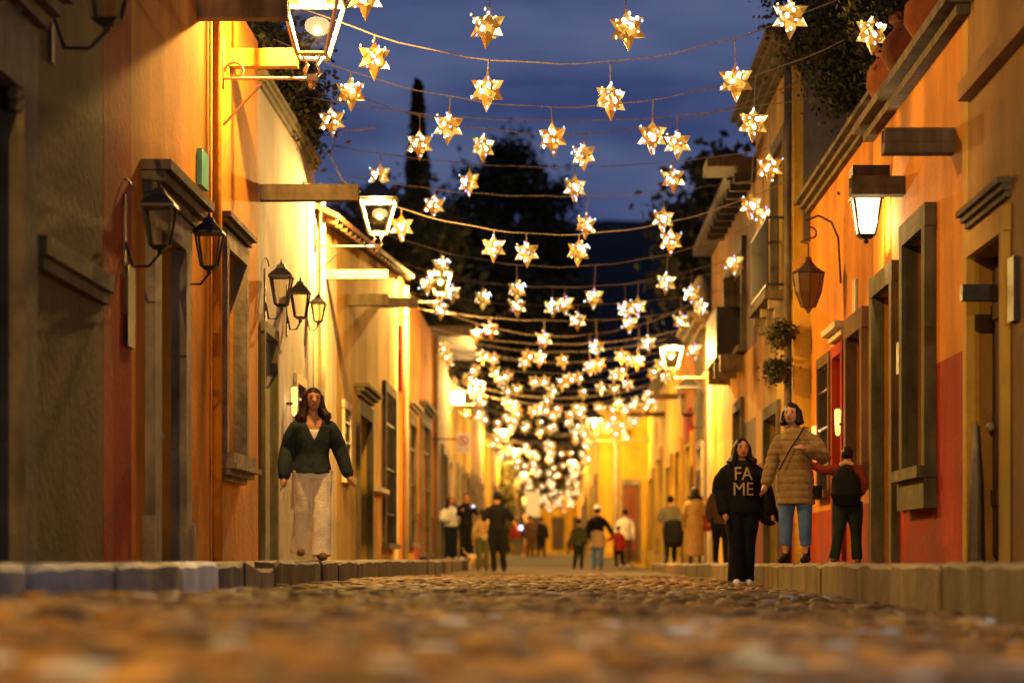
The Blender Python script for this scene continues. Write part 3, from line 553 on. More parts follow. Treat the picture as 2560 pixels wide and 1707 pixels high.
plain(1, 1.5, 132, 165, 5.4, 'ochre_plaster', 'ochre house far down the right row behind the jutting yellow house', 5, 'dark_wood', 6)
plain(1, 1.7, 165, 232, 5.2, 'amber_plaster', 'last amber house at the far end of the right row', 8, 'dark_wood', 6)
h = empty('house'); tag(h, 'small yellow house closing the far end of the street', 'house')
b = MB(); b.box(-9, 9, 233, 240, -.4, 7.6, 'yellow_plaster'); b.build('wall', None, h)
for x_ in (-2.2, -.2, 1.8):
    b = MB(); b.box(x_ - .6, x_ + .6, 232.9, 233.1, 1.0, 4.2, 'wood'); b.build('door', None, h)
b = MB(); b.box(-9.2, 9.2, 232.6, 240.2, 7.6, 7.9, 'roof_tile'); b.build('roof', None, h)
# houses standing behind the front rows
for s, wx, y0, y1, z1, mt, lab in ((-1, 8.4, 52, 66, 8.6, 'brown_plaster', 'dark brown upper house set back behind the left row roofs'), (1, 8.6, 66, 84, 8.4, 'terracotta_paint', 'dull red upper house set back behind the right row roofs')):
    h = empty('house'); tag(h, lab, 'house'); b = MB(); b.box(s * wx, s * (wx + 6), y0, y1, -.4, z1, mt); b.build('wall', None, h)
    b = MB(); b.box(s * (wx - .4), s * (wx + 6.4), y0 - .4, y1 + .4, z1, z1 + .25, 'roof_tile'); b.build('roof', None, h)
    for k in range(3): bx(h, 'window', s, wx, -.1, .04, y0 + 2 + k * 4, y0 + 3.2 + k * 4, z1 - 2.4, z1 - 1, 'window_dark')

# ------------------------------------------------------------------ trees
def foliage(fn, n, size, mat, name, parent, seed):
    r = np.random.RandomState(seed); P = fn(n, r); n = len(P)
    a = r.normal(size=(n, 3)); a /= np.linalg.norm(a, axis=1)[:, None]; b = r.normal(size=(n, 3)); b = np.cross(a, b); b /= np.linalg.norm(b, axis=1)[:, None]
    sz = size * r.uniform(.5, 1.4, (n, 1)); a = a * sz; b = b * sz * .6
    co = np.stack([P - a, P + b, P + a, P - b], 1).reshape(-1, 3)
    me = bpy.data.meshes.new(name); me.vertices.add(n * 4); me.vertices.foreach_set('co', co.reshape(-1)); me.loops.add(n * 4); me.loops.foreach_set('vertex_index', np.arange(n * 4, dtype=np.int32))
    me.polygons.add(n); me.polygons.foreach_set('loop_start', np.arange(0, n * 4, 4, dtype=np.int32)); me.update(calc_edges=True); me.materials.append(M[mat])
    return link(bpy.data.objects.new(name, me), parent)
def clumps(c, r, k, sig, taper=0):
    def fn(n, g):
        d = g.normal(size=(k, 3)); d /= np.linalg.norm(d, axis=1)[:, None]; C = d * (g.uniform(.35, 1.0, (k, 1)) ** .5) * np.array(r)
        if taper: C[:, :2] *= (1 - taper * (C[:, 2:] / r[2] * .5 + .5))
        i = g.randint(0, k, n); return C[i] + g.normal(size=(n, 3)) * sig * g.uniform(.5, 1.3, k)[i][:, None] + np.array(c)
    return fn
def tree(label, base, cz, rad, n, size, k, sig, mat='leaf_dark', seed=1, name='tree', dx=0, taper=0):
    t = empty(name, base); tag(t, label, 'tree', 'trees behind the houses')
    m = MB(); H = cz; m.tube([(0, 0, 0), (dx * .3, 0, H * .5), (dx, 0, H)], [.035 * H ** .8, .025 * H ** .8, .012 * H ** .8], 8, 'bark')
    g = random.Random(seed)
    for i in range(7):
        a = g.uniform(0, 6.28); z0 = H * g.uniform(.45, .9); m.tube([(dx * z0 / H, 0, z0), (dx + math.cos(a) * rad[0] * .6, math.sin(a) * rad[1] * .6, z0 + rad[2] * g.uniform(.1, .6))], [.07, .02], 5, 'bark')
    m.build('trunk', None, t, True); foliage(clumps((dx, 0, cz), rad, k, sig, taper), n, size, mat, 'crown', t, seed); return t
def cypress(label, base, H, rr, seed):
    t = empty('cypress_tree', base); tag(t, label, 'tree', 'cypresses behind the houses'); m = MB(); m.tube([(0, 0, 0), (0, 0, H * .95)], [.16, .03], 7, 'bark'); m.build('trunk', None, t)
    def fn(n, g):
        z = g.uniform(.12, 1, n) ** .9; a = g.uniform(0, 6.28, n); r = rr * (1 - z) ** .55 * (.6 + .4 * g.rand(n)) * (1 + .18 * np.sin(z * 40 + a * 2))
        return np.stack([r * np.cos(a), r * np.sin(a), z * H], 1)
    foliage(fn, 6000, .16, 'leaf_dark', 'crown', t, seed)
cypress('slim cypress spire between the first stars of the street', (-5.3, 90, 0), 18.0, .95, 3)
cypress('slim black cypress above the ochre two storey house', (6.0, 68, 0), 15.2, .62, 4)
cypress('shorter wide cypress under the slim spire', (-5.6, 98, 0), 16.0, 1.5, 6)
tree('broad dark tree standing over the middle of the street view', (-5.2, 150, 0), 18.8, (4.0, 4, 6.4), 26000, .2, 90, .62, seed=11, dx=2.3)
tree('ragged dark tree in front of the slim cypress spire', (-6.4, 84, 0), 9.6, (2.4, 3, 3.2), 12000, .16, 50, .5, seed=12)
tree('dark rounded tree over the roof of the barred window house', (-5.9, 68, 0), 7.6, (2.6, 3, 2.2), 14000, .13, 46, .42, seed=13, dx=1.2)
tree('low dark tree filling the gap above the far left roofs', (-6.0, 112, 0), 11.0, (4.6, 4, 4.6), 12000, .24, 60, .7, seed=14, dx=2.2)
tree('low dark tree far behind the left row beyond the broad tree', (-6.5, 190, 0), 12.0, (6.5, 4, 7), 12000, .32, 70, .9, seed=15, dx=4)
tree('leafy tree overhanging the pale grey house roof', (-4.45, 29.2, 0), 5.95, (.55, 3.0, .75), 50000, .045, 60, .17, 'leaf_dark', 16, 'tree', .72)
tree('dark tree rising behind the boxed balcony house', (7.1, 70, 0), 9.3, (2.3, 3, 2.6), 10000, .16, 40, .45, seed=17, dx=-1.7)
tree('olive tree hanging over the deep orange house cornice', (5.7, 29.4, 0), 6.8, (1.2, 1.7, 1.2), 50000, .04, 70, .2, 'leaf_dark', 18, 'tree', -1.6)
tree('black leaved tree behind the terracotta pots on the cornice', (5.6, 21.5, 0), 6.2, (1.0, 2.6, 1.3), 30000, .045, 60, .22, 'leaf_dark', 19, 'tree', -.8)
# bare tree
t = empty('bare_tree', (-5.8, 62, 0)); tag(t, 'leafless branching tree against the dusk sky beside the cypress spire', 'tree'); m = MB(); g = random.Random(5)
def br(p, d, l, r, k):
    q = p + d * l; m.tube([p, q], [r, r * .7], 4, 'bark')
    if k:
        for _ in range(3): br(q, (d + Vector((g.uniform(-.6, .6), g.uniform(-.4, .4), g.uniform(-.1, .5)))).normalized(), l * .72, r * .62, k - 1)
br(Vector((0, 0, 5.0)), Vector((.12, 0, 1)), 1.6, .08, 5); m.tube([(0, 0, 0), (0, 0, 5)], .11, 6, 'bark'); m.build('trunk', None, t)
# dark hedge column far on the left side
t = empty('climbing_plant', (-3.05, 122, .4)); tag(t, 'tall dark green climbing plant on the far left facades', 'plant')
foliage(clumps((.2, 0, 2.4), (.3, 4, 2.5), 60, .22), 9000, .10, 'leaf_olive', 'leaves', t, 31)
for i, (y_, q, lab) in enumerate(((24.1, 1.0, 'round terracotta pot with a dark shrub on the orange house cornice above the white lantern'), (22.7, 1.08, 'second round terracotta pot with a dark shrub on the cornice beside the lone star lantern'), (21.2, 1.1, 'terracotta pot with a dark shrub on the cornice just inside the top edge'))):
    t = empty('potted_plant', (WX + .22, y_, 4.712)); tag(t, lab, 'potted plant', 'terracotta pots on the cornice'); b = MB()
    b.rings([(0, 0, 0, .17 * q, .17 * q), (0, 0, .10, .27 * q, .27 * q), (0, 0, .28, .37 * q, .37 * q), (0, 0, .42, .36 * q, .36 * q), (0, 0, .54, .27 * q, .27 * q), (0, 0, .60, .25 * q, .25 * q), (0, 0, .62, .31 * q, .31 * q), (0, 0, .67, .31 * q, .31 * q), (0, 0, .665, .24 * q, .24 * q)], 24, 'dull_terracotta'); b.build('pot', None, t, True)
    foliage(clumps((0, 0, 1.0), (.42, .42, .38), 40, .11), 9000, .035, 'leaf_dark', 'leaves', t, 60 + i)
for i, (x_, y_, z_, r_) in enumerate(((WX - .2, 32.9, 3.3, .13), (WX - .2, 32.95, 2.85, .16))):
    t = empty('hanging_plant', (x_, y_, z_)); tag(t, ('upper' if i == 0 else 'lower') + ' round plant basket hanging beside the drainpipe of the ochre house', 'plant')
    b = MB(); b.rings([(0, 0, -.14, .07, .07), (0, 0, 0, .13, .13)], 10, 'rust_iron'); b.build('basket', None, t)
    foliage(clumps((0, 0, .02), (r_, r_, r_ * .8), 20, .05), 1500, .03, 'leaf_dark', 'leaves', t, 40 + i)

# ------------------------------------------------------------------ lanterns
def add_light(parent, loc, W, col=(1, .66, .27), rad=.09, name='lamp_light'):
    ld = bpy.data.lights.new(name, 'POINT'); ld.energy = W; ld.color = col; ld.shadow_soft_size = rad
    o = link(bpy.data.objects.new(name, ld), parent); o.location = loc; return o
def street_lantern(label, s, px, y, zb, arm, W, scale=1.0, wall=WX):
    """open lit lantern standing on an iron arm; zb = arm height, px offset arm from the wall"""
    X = s * (wall - arm); t = empty('street_lantern', (X, y, zb)); t.scale = (scale,) * 3; tag(t, label, 'street lantern', 'lit street lanterns on wall arms')
    mt = 'painted_iron'; a0, a1 = .13, .26; z0, z1 = .20, .70
    f = MB()
    for i, j in ((-1, -1), (1, -1), (1, 1), (-1, 1)): f.tube([(i * a0, j * a0, z0), (i * a1, j * a1, z1)], .020, 6, mt)
    for a, z in ((a0, z0), (a1, z1)): f.tube([(a, a, z), (-a, a, z), (-a, -a, z), (a, -a, z), (a, a, z)], .022, 6, mt)
    f.build('lantern_frame', None, t)
    for i in range(4):
        g = MB(); q = [(-a0, -a0, z0), (a0, -a0, z0), (a1, -a1, z1), (-a1, -a1, z1)]; g.add([(x_ * .96, y_ * .985, z_) for x_, y_, z_ in q], [(0, 1, 2, 3)], 'clear_glass'); o = g.build('pane', None, t); o.rotation_euler = (0, 0, i * math.pi / 2)
    c = MB(); c.frus(0, 0, z1 + .022, z1 + .20, .31, .13, 'iron'); c.frus(0, 0, z1 + .202, z1 + .30, .13, .03, 'iron'); c.tube([(0, 0, z1 + .30), (0, 0, z1 + .40)], [.03, .008], 6, 'iron'); c.build('lantern_cap', None, t)
    b = MB(); b.rings([(0, 0, z1 - .022, .06, .06), (0, 0, z1 - .016, .12, .12), (0, 0, z1 + .005, .12, .12), (0, 0, z1 + .02, .10, .10)], 16, 'lamp_white'); b.build('bulb', None, t, True)
    n = MB()
    for k in range(4):
        c_, s_ = math.cos(k * math.pi / 2 + .78), math.sin(k * math.pi / 2 + .78); n.tube([(c_ * .03, s_ * .03, 0), (c_ * .10, s_ * .10, .05), (c_ * .06, s_ * .06, .12), (c_ * .12, s_ * .12, .2)], .012, 5, mt)
    n.ball((0, 0, -.06), .035, 8, 6, mt); n.frus(0, 0, -.03, .03, .05, .05, mt); n.build('lantern_foot', None, t)
    ar = MB(); L_ = arm / scale * -s
    ar.tube([(-L_, 0, 0), (0, 0, 0), (.12 * -s * -1, 0, -.01)], .017, 6, mt)
    pts = [(-L_ + (-s) * (.14 - .10 * math.cos(a) * (1 - a / 9)), 0, .10 + .10 * math.sin(a) * (1 - a / 9) - .04) for a in [i * .5 for i in range(12)]]
    ar.tube(pts, .013, 5, mt); ar.tube([(-L_ - s * .02, 0, -.1), (-L_ - s * .02, 0, .35)], .02, 5, mt)
    ar.tube([(-L_ - s * .03, 0, -.42), (-L_ * .55, 0, -.05)], .012, 5, mt)
    ar.build('wall_arm', None, t)
    add_light(t, (0, 0, z1 - .06), W * 2.3, (1, .565, .135), rad=.03); return t
street_lantern('lit street lantern added out of view before the dark olive house', -1, 0, 1.5, 4.80, .87, 1150, 1.05)  # unseen lantern added to warm the near road and right walls
street_lantern('lit street lantern largest in view on an iron arm from the orange house', -1, 0, 22.75, 4.80, .87, 330, 1.05)
street_lantern('lit street lantern on an iron arm from the yellow eaved house', -1, 0, 31.4, 4.33, .83, 760, .85)
street_lantern('lit street lantern on the barred window orange house beyond the timber eave', -1, 0, 48.6, 5.42, .78, 900, .85)
street_lantern('lit street lantern beside the no parking sign', -1, 0, 67.5, 4.55, .85, 800, .9)
street_lantern('lit street lantern on the arm of the cream corner house', 1, 0, 50.6, 4.05, .85, 900, .9)
street_lantern('lit street lantern added on the tan house far down the left row', -1, 0, 100, 4.9, .85, 800, .9)  # extra lantern, placed by estimate to light the far street
street_lantern('lit street lantern at the jutting yellow house in the star tangle', 1, 0, 86.5, 4.45, 1.95, 520, 1.1)
street_lantern('lit street lantern added on the ochre house behind the climbing plant', -1, 0, 118, 4.9, .85, 800, .9, 3.0)  # this and the lanterns just below are added for far-street light
street_lantern('lit street lantern added on the ochre house far down the right row', 1, 0, 140, 5.2, .8, 900, .9, 1.5)
street_lantern('lit street lantern added on the small yellow house near the far end of the left row', -1, 0, 160, 5.2, .8, 900, .9)
street_lantern('lit street lantern added on the last house of the right row', 1, 0, 190, 5.2, .8, 900, .9, 1.7)
def wall_lantern(label, s, off, y, zt, sz, cap_mat='iron', pane='clear_glass', lit=0, group='black wall lanterns', wall=WX, arm=True):
    """coach lantern hanging on a scrolled bracket; zt = top of the glass body"""
    t = empty('wall_lantern', (s * (wall - off), y, zt)); tag(t, label, 'lantern', group); t.scale = (sz,) * 3
    f = MB(); a1, a0, h = .105, .062, .27
    for i, j in ((-1, -1), (1, -1), (1, 1), (-1, 1)): f.tube([(i * a0, j * a0, -h), (i * a1, j * a1, 0)], .011, 5, 'iron')
    f.frus(0, 0, -h - .03, -h, .04, .075, 'iron'); f.frus(0, 0, 0, .02, .125, .125, 'iron'); f.ball((0, 0, -h - .05), .022, 6, 5, 'iron'); f.build('lantern_frame', None, t)
    c = MB(); c.frus(0, 0, .0205, .10, .125, .05, 'iron'); c.frus(0, 0, .1005, .14, .05, .035, 'iron'); c.tube([(0, 0, .14), (0, 0, .2)], [.018, .005], 6, 'iron'); c.build('lantern_cap', None, t)
    for i in range(4):
        g = MB(); q = [(-a0, -a0, -h), (a0, -a0, -h), (a1, -a1, 0), (-a1, -a1, 0)]; g.add([(x_ * .93, y_ * .98, z_) for x_, y_, z_ in q], [(0, 1, 2, 3)], pane); o = g.build('pane', None, t); o.rotation_euler = (0, 0, i * math.pi / 2)
    if arm:
        b = MB(); o_ = (off / sz) * s; pts = [(o_, 0, -.22), (o_ * .75, 0, -.42), (o_ * .3, 0, -.42), (0, 0, -h - .06)]; b.tube(pts, .011, 5, 'iron')
        b.tube([(o_ * (1 - .25 * math.cos(a)), 0, .12 + .09 * math.sin(a)) for a in [i * .6 for i in range(9)]], .008, 5, 'iron'); b.box(o_ - .012, o_ + .012, -.035, .035, -.5, .1, 'iron'); b.build('wall_bracket', None, t)
    if lit:
        b = MB(); b.ball((0, 0, -.055), (.035, .035, .05), 10, 8, 'lamp_white'); b.build('bulb', None, t, True); add_light(t, (0, 0, -.17), lit, (1, .70, .32), .03)
    return t
wall_lantern('black unlit lantern in front of the stone door hood of the orange house', -1, .26, 17.75, 2.86, 1.02)
wall_lantern('black unlit lantern between door hood and window of the orange house', -1, .24, 20.4, 3.02, 1.0)
wall_lantern('largest of the three black lanterns on the pale grey wall', -1, .18, 26.2, 3.32, 1.05)
wall_lantern('middle of the three black lanterns on the pale grey wall', -1, .16, 28.3, 3.38, 1.0)
wall_lantern('smallest of the three black lanterns standing before the lit cream strip', -1, .14, 30.6, 3.5, .8)
wall_lantern('black iron lantern high on the dark olive wall', -1, .35, 15.2, 4.0, 1.2)
wall_lantern('black unlit lantern under the arm of the cream corner house', 1, .42, 52.5, 3.95, 2.0)
wall_lantern('brilliant white lit lantern hanging under the short beam on the orange house', 1, .21, 23.6, 3.78, 1.25, pane='lit_glass', lit=110, group='lit wall lanterns', arm=False)
o = bx(None, 'lantern_beam', 1, WX, 0, .36, 23.45, 23.75, 3.955, 4.10, 'dark_wood'); tag(o, 'short dark beam holding up the brilliant white wall lantern', 'beam')
wall_lantern('cool white lit lantern added unseen by the tan house outside the right edge of the view', 1, .45, 8.6, 2.75, 1.3, lit=270, group='lit wall lanterns')  # lamp added out of frame for the cool light on kerb and road
bpy.data.lights[-1].color  # (colour of the added lamp set below)
for o in list(bpy.data.objects):
    if o.type == 'LIGHT' and o.parent and o.parent.get('label', '').startswith('cool white'): o.data.color = (1.0, .93, .90)
street_lantern('lit street lantern added on the last orange house at the far end of the left row', -1, 0, 218, 5.2, .8, 2600, .9)  # added to brighten the dark house closing the street
# rusty teardrop lantern
t = empty('teardrop_lantern', (R2 - .42, 29.2, 3.3)); tag(t, 'rusty teardrop lantern hanging from a big scrolled bracket on the deep orange wall', 'lantern')
b = MB(); b.rings([(0, 0, .62, .03, .03), (0, 0, .56, .05, .05), (0, 0, .50, .10, .10), (0, 0, .44, .20, .20), (0, 0, .425, .21, .21)], 8, 'rust_iron'); b.build('lantern_cap', None, t)
b = MB(); b.rings([(0, 0, -.06, .01, .01), (0, 0, 0, .05, .05), (0, 0, .01, .08, .08), (0, 0, .2, .155, .155), (0, 0, .42, .185, .185)], 8, 'warm_glass'); b.build('glass_body', None, t)
b = MB()
for k in range(8):
    a = k * math.pi / 4; b.tube([(.082 * math.cos(a), .082 * math.sin(a), .01), (.158 * math.cos(a), .158 * math.sin(a), .2), (.188 * math.cos(a), .188 * math.sin(a), .42)], .008, 4, 'rust_iron')
b.build('ribs', None, t)
b = MB(); b.tube([(0, 0, .62), (0, 0, .78)], .01, 5, 'rust_iron')
b.tube([(.03 + .12 * math.cos(a) * (.55 + a / 14), 0, .90 + .12 * math.sin(a) * (.55 + a / 14)) for a in [i * .45 - 1.6 for i in range(9)]][::-1] + [(-.1, 0, .80), (0, 0, .78)], .012, 5, 'rust_iron')
b.tube([(-.03, 0, 1.06), (.12, 0, 1.12), (.28, 0, 1.04), (.36, 0, .85), (.38, 0, .5), (.39, 0, .3)], .014, 5, 'rust_iron'); b.build('wall_bracket', None, t)
# small glowing pieces by doors
for x_, y_, z_, hh, lab in ((R2 - .10, 28.9, 1.75, .30, 'tall amber wall light glowing beside the deep orange house window'),
                         (R2 - .06, 31.9, 1.85, .16, 'small amber wall light glowing above the coat wearer shoulder'),
                         (-WX + .09, 28.3, 1.95, .32, 'pale glowing wall light on the grey wall behind the walking woman')):
    t = empty('wall_light', (x_, y_, z_)); tag(t, lab, 'wall light'); b = MB(); b.rings([(0, 0, 0, .015, .015), (0, 0, .03, .03, .03), (0, 0, hh, .04, .04), (0, 0, hh + .02, .02, .02)], 10, 'window_lit'); b.build('glass_body', None, t, True)
    b = MB(); b.box(0, (.1 if x_ > 0 else -.1), -.03, .03, hh * .4, hh * .4 + .03, 'iron'); b.build('wall_bracket', None, t); add_light(t, ((-.09 if x_ > 0 else .09), 0, hh / 2), 3, rad=.03)
t = empty('box_lamp', (-2.98, 70.3, 4.75)); tag(t, 'white glowing box lamp on the wall beyond the no parking sign', 'lamp'); b = MB(); b.rings([(0, 0, 0, .18, .18), (0, 0, .30, .2, .2), (0, 0, .36, .14, .14)], 4, 'lamp_warm'); b.build('glass_body', None, t)
b = MB(); b.box(-.2, .02, -.04, .04, -.06, -.005, 'iron'); b.build('wall_bracket', None, t); add_light(t, (.1, -.1, -.2), 60)

# no parking sign
def text(body, size, mat, parent, loc, rot=(math.pi / 2, 0, 0), ext=.004, name='lettering', bold=0, sx=1):
    c = bpy.data.curves.new(name, 'FONT'); c.body = body; c.size = size; c.extrude = ext; c.offset = bold; c.align_x = 'CENTER'; c.align_y = 'CENTER'; c.space_line = .82
    o = bpy.data.objects.new(name, c); COL.objects.link(o); dg = bpy.context.evaluated_depsgraph_get(); me = bpy.data.meshes.new_from_object(o.evaluated_get(dg)); bpy.data.objects.remove(o)
    me.materials.clear(); me.materials.append(M[mat]); o = link(bpy.data.objects.new(name, me), parent); o.location = loc; o.rotation_euler = rot; o.scale = (sx, 1, 1); return o
principled('sign_white', (.62, .60, .62), .5); principled('sign_red', (.45, .03, .03), .5); principled('sign_black', (.02, .02, .02), .5)
t = empty('no_parking_sign', (-2.42, 60.5, 3.15)); tag(t, 'white no parking sign with a red crossed circle on a short wall arm', 'sign')
b = MB(); b.box(-.17, .17, 0, .012, -.24, .24, 'sign_white'); b.build('sign_plate', None, t)
b = MB(); b.tube([(.115 * math.cos(a), -.008, .06 + .115 * math.sin(a)) for a in [i * math.pi / 12 for i in range(25)]], .015, 5, 'sign_red'); b.tube([(-.08, -.012, .14), (.08, -.012, -.02)], .013, 5, 'sign_red'); b.build('red_circle', None, t)
text('E', .19, 'sign_black', t, (0, -.004, .06), name='letter'); text('<   >', .13, 'sign_black', t, (0, -.004, -.16), name='arrows')
b = MB(); b.tube([(-.8, .03, .1), (0, .03, .1)], .02, 5, 'iron'); b.build('sign_arm', None, t)
o = MB(); o.box(-.55, .2, 0, .05, -.65, .65, 'sign_white'); o = o.build('hanging_banner'); o.location = (-1.25, 126, 3.05); tag(o, 'pale grey banner hanging over the far pavement behind the walkers', 'banner')

# ------------------------------------------------------------------ star lanterns on strings
SR = .19
def spike(d, ln, r, r_, mats, n=5):
    b = MB(); d = Vector(d).normalized(); up = Vector((0, 1, 0)) if abs(d.y) < .8 else Vector((1, 0, 0)); a = d.cross(up).normalized(); c = a.cross(d)
    base = [d * .045 + (a * math.cos(2 * math.pi * j / n) + c * math.sin(2 * math.pi * j / n)) * r for j in range(n)]
    mid = [d * (.045 + (ln - .045) * .45) + (a * math.cos(2 * math.pi * j / n) + c * math.sin(2 * math.pi * j / n)) * r * .72 for j in range(n)]
    vs = base + mid + [d * ln]
    for j in range(n):
        k = (j + 1) % n; b.add([vs[j], vs[k], vs[n + k], vs[n + j]], [(0, 1, 2, 3)], r_.choice(mats)); b.add([vs[n + j], vs[n + k], vs[2 * n]], [(0, 1, 2)], r_.choice(mats))
    return b
BODY = ['star_amber'] * 6 + ['star_gold'] * 5 + ['star_deep'] * 4 + ['star_pale'] * 1 + ['star_rim'] * 2
dirs = [((math.sin(a), 0, math.cos(a)), 1.0) for a in [0, 1.05, 2.09, 3.14, 4.19, 5.24]]
dirs = [(d, {0: .86, 3: 1.18}.get(i, 1.0)) for i, (d, q) in enumerate(dirs)]
dirs += [((math.sin(a) * .62, sy * .78, math.cos(a) * .62), .78) for sy in (-1, 1) for a in (.52, 2.62, 4.71)]
def star_parts(seed):
    r_ = random.Random(seed); sp = []
    for d, q in dirs: sp.append(spike(d, SR * q, .070, r_, BODY).mesh('star_point'))
    j = MB(); hot = r_.randint(1, 3)
    for k in range(30):
        d, q = r_.choice(dirs); d = Vector(d).normalized(); dd = d * SR * q * r_.uniform(.12, .88) + Vector((r_.uniform(-.028, .028), -r_.uniform(.03, .065), r_.uniform(-.028, .028)))
        if k < hot: dd = Vector((r_.uniform(-.05, .05), -.10, r_.uniform(-.05, .06))); j.ball(dd, (.021, .012, .024), 6, 5, 'star_hot')
        else: j.ball(dd, (r_.uniform(.009, .016), .006, r_.uniform(.011, .022)), 6, 4, r_.choice(['star_pale'] * 6 + ['star_blue', 'star_cyan', 'star_cyan', 'star_lime', 'star_violet', 'star_hot']))
        if k > 6 and d.y > .1: pass
    return sp, j.mesh('glass_jewels'), hot
kits = [star_parts(100 + i) for i in range(7)]
cap = MB(); cap.tube([(0, 0, SR * .80), (0, 0, SR * .98)], [.016, .008], 6, 'star_rim'); cap_me = cap.mesh('cap')
core = MB(); core.ball((0, 0, 0), .06, 8, 6, 'star_gold'); core_me = core.mesh('core')
def far_star(seed):
    r_ = random.Random(seed); b = MB(); M2 = ['star_amber'] * 6 + ['star_gold'] * 3 + ['star_deep'] * 4 + ['star_pale'] * 1
    for d, q in dirs[:9]:
        p = spike(d, SR * q, .066, r_, M2)
        for f, mi in zip(p.f, p.m): b.add([p.v[i] for i in f], [tuple(range(len(f)))], p.mats[mi])
    b.ball((0, 0, 0), .06, 6, 5, 'star_gold')
    for k in range(7):
        d, q = r_.choice(dirs[:6]); dd = Vector(d) * SR * q * r_.uniform(.1, .8) + Vector((0, -.07, 0)); b.ball(dd, .014, 5, 4, r_.choice(['star_pale'] * 5 + ['star_cyan', 'star_lime', 'star_gold', 'star_gold', 'star_gold', 'star_gold']))
    b.ball((r_.uniform(-.05, .05), -.10, r_.uniform(-.05, .05)), (.018, .010, .020), 6, 5, 'star_hot')
    b.tube([(0, 0, SR * .8), (0, 0, SR * 1.0)], .008, 4, 'star_rim'); return b.mesh('star_lantern')
far = [far_star(300 + i) for i in range(9)]
cordm = textured('cord', (.14, .11, .08), (.26, .21, .16), 40, bump=0)
n_star = 0
def near_star(x, y, z, top, label, group):
    t = empty('star_lantern', (x, y, z)); sp, jw, hot = rnd.choice(kits); t.rotation_euler = (rnd.uniform(-.16, .16), rnd.uniform(-.06, .06), rnd.uniform(-.6, .6))
    tag(t, label, 'star lantern', group)
    for me in sp: put('star_point', me, parent=t)
    put('glass_core', core_me, parent=t); put('cap', cap_me, parent=t); put('glass_jewels', jw, parent=t)['kind'] = 'stuff'
    c = MB(); c.tube([(0, 0, SR * .95), (0, 0, max(SR * 1.1, top - z))], .0065, 5, 'cord'); c.build('hanging_cord', None, t); return t
def cable(yc, f, label, group=None, xl=-WX, xr=WX, r=.0065, z0=None):
    n = 28; pts = []
    for i in range(n + 1):
        x = xl + (xr - xl) * i / n; pts.append((x, yc + .02 * math.sin(x * 3 + yc), f(x) + .008 * math.sin(x * 7 + yc * 2)))
    m = MB(); m.tube(pts, r, 5, 'cord'); return tag(m.build('string_cable'), label, 'cable', group or 'cables strung across the street')
ordn = ['first', 'second', 'third', 'fourth', 'fifth', 'sixth', 'seventh', 'eighth', 'ninth', 'tenth', 'eleventh', 'twelfth', 'thirteenth', 'fourteenth', 'fifteenth', 'sixteenth', 'seventeenth', 'eighteenth', 'nineteenth', 'twentieth', 'twenty-first', 'twenty-second']
rows = [(22.7, [(838, -6), (1120, 62), (1441, 66), (1815, 38)]), (24.0, [(860, 135), (1119, 207), (1403, 228), (1690, 186)]),
        (27.0, [(806, 212), (1030, 290), (1270, 316), (1498, 312), (1730, 283)]), (30.0, [(762, 277), (964, 330), (1556, 330), (1768, 383), (2003, 75)][:4]),
        (32.0, [(1110, 337), (1341, 356)]), (33.4, [(922, 520), (1134, 568), (1210, 580), (1329, 577), (1541, 552)]),
        (34.2, [(872, 403), (1078, 418), (1320, 430), (1546, 410), (1724, 470)]), (36.4, [(997, 471), (1346, 517), (1523, 502), (1755, 495)]),
        (40.0, [(1014, 610), (1188, 665), (1364, 682), (1530, 648), (1688, 604)]), (42.4, [(982, 652), (1109, 685), (1298, 697), (1464, 703), (1588, 673)]),
        (45.0, [(1040, 673), (1188, 703), (1270, 705), (1438, 710), (1610, 706)]), (47.4, [(1013, 710), (1327, 736), (1446, 742), (1565, 738)]),
        (49.0, [(1128, 757), (1250, 778), (1371, 797), (1490, 788), (1596, 803)]), (52.0, [(1094, 768), (1240, 822), (1355, 842), (1464, 830)])]
for ri, (Y, st) in enumerate(rows):
    P = []
    for a, b_ in st: P.append(((a * 1.0884 - VX) * Y / F, CAMZ + (HY - b_ * 1.0884) * Y / F))
    A = np.array([[1, x * x] for x, z in P]); bz = np.array([z + .30 for x, z in P])
    k2 = .07 if len(P) < 3 else float(np.clip(np.linalg.lstsq(A, bz, rcond=None)[0][1], .03, .085)); tilt = 0
    c0 = max(z + .235 - k2 * x * x for x, z in P); f = (lambda c0, k2: (lambda x: c0 + k2 * x * x))(c0, k2)
    on = '%s string counted from the camera' % ordn[ri]
    cable(Y, f, 'thin sagging cable of the %s' % on)
    P.sort(); names = {1: ['only'], 2: ['left', 'right'], 3: ['left', 'middle', 'right'], 4: ['leftmost', 'second', 'third', 'rightmost'], 5: ['leftmost', 'second', 'middle', 'fourth', 'rightmost']}[len(P)]
    for (x, z), nm in zip(P, names):
        near_star(x, Y, z, f(x), '%s star lantern on the %s' % (nm, on), 'glowing glass star lanterns'); n_star += 1
near_star((2180 - VX) * 23.2 / F, 23.2, CAMZ + (HY - 82) * 23.2 / F, 5.6, 'star lantern hanging alone before the terracotta pots on the cornice', 'glowing glass star lanterns')
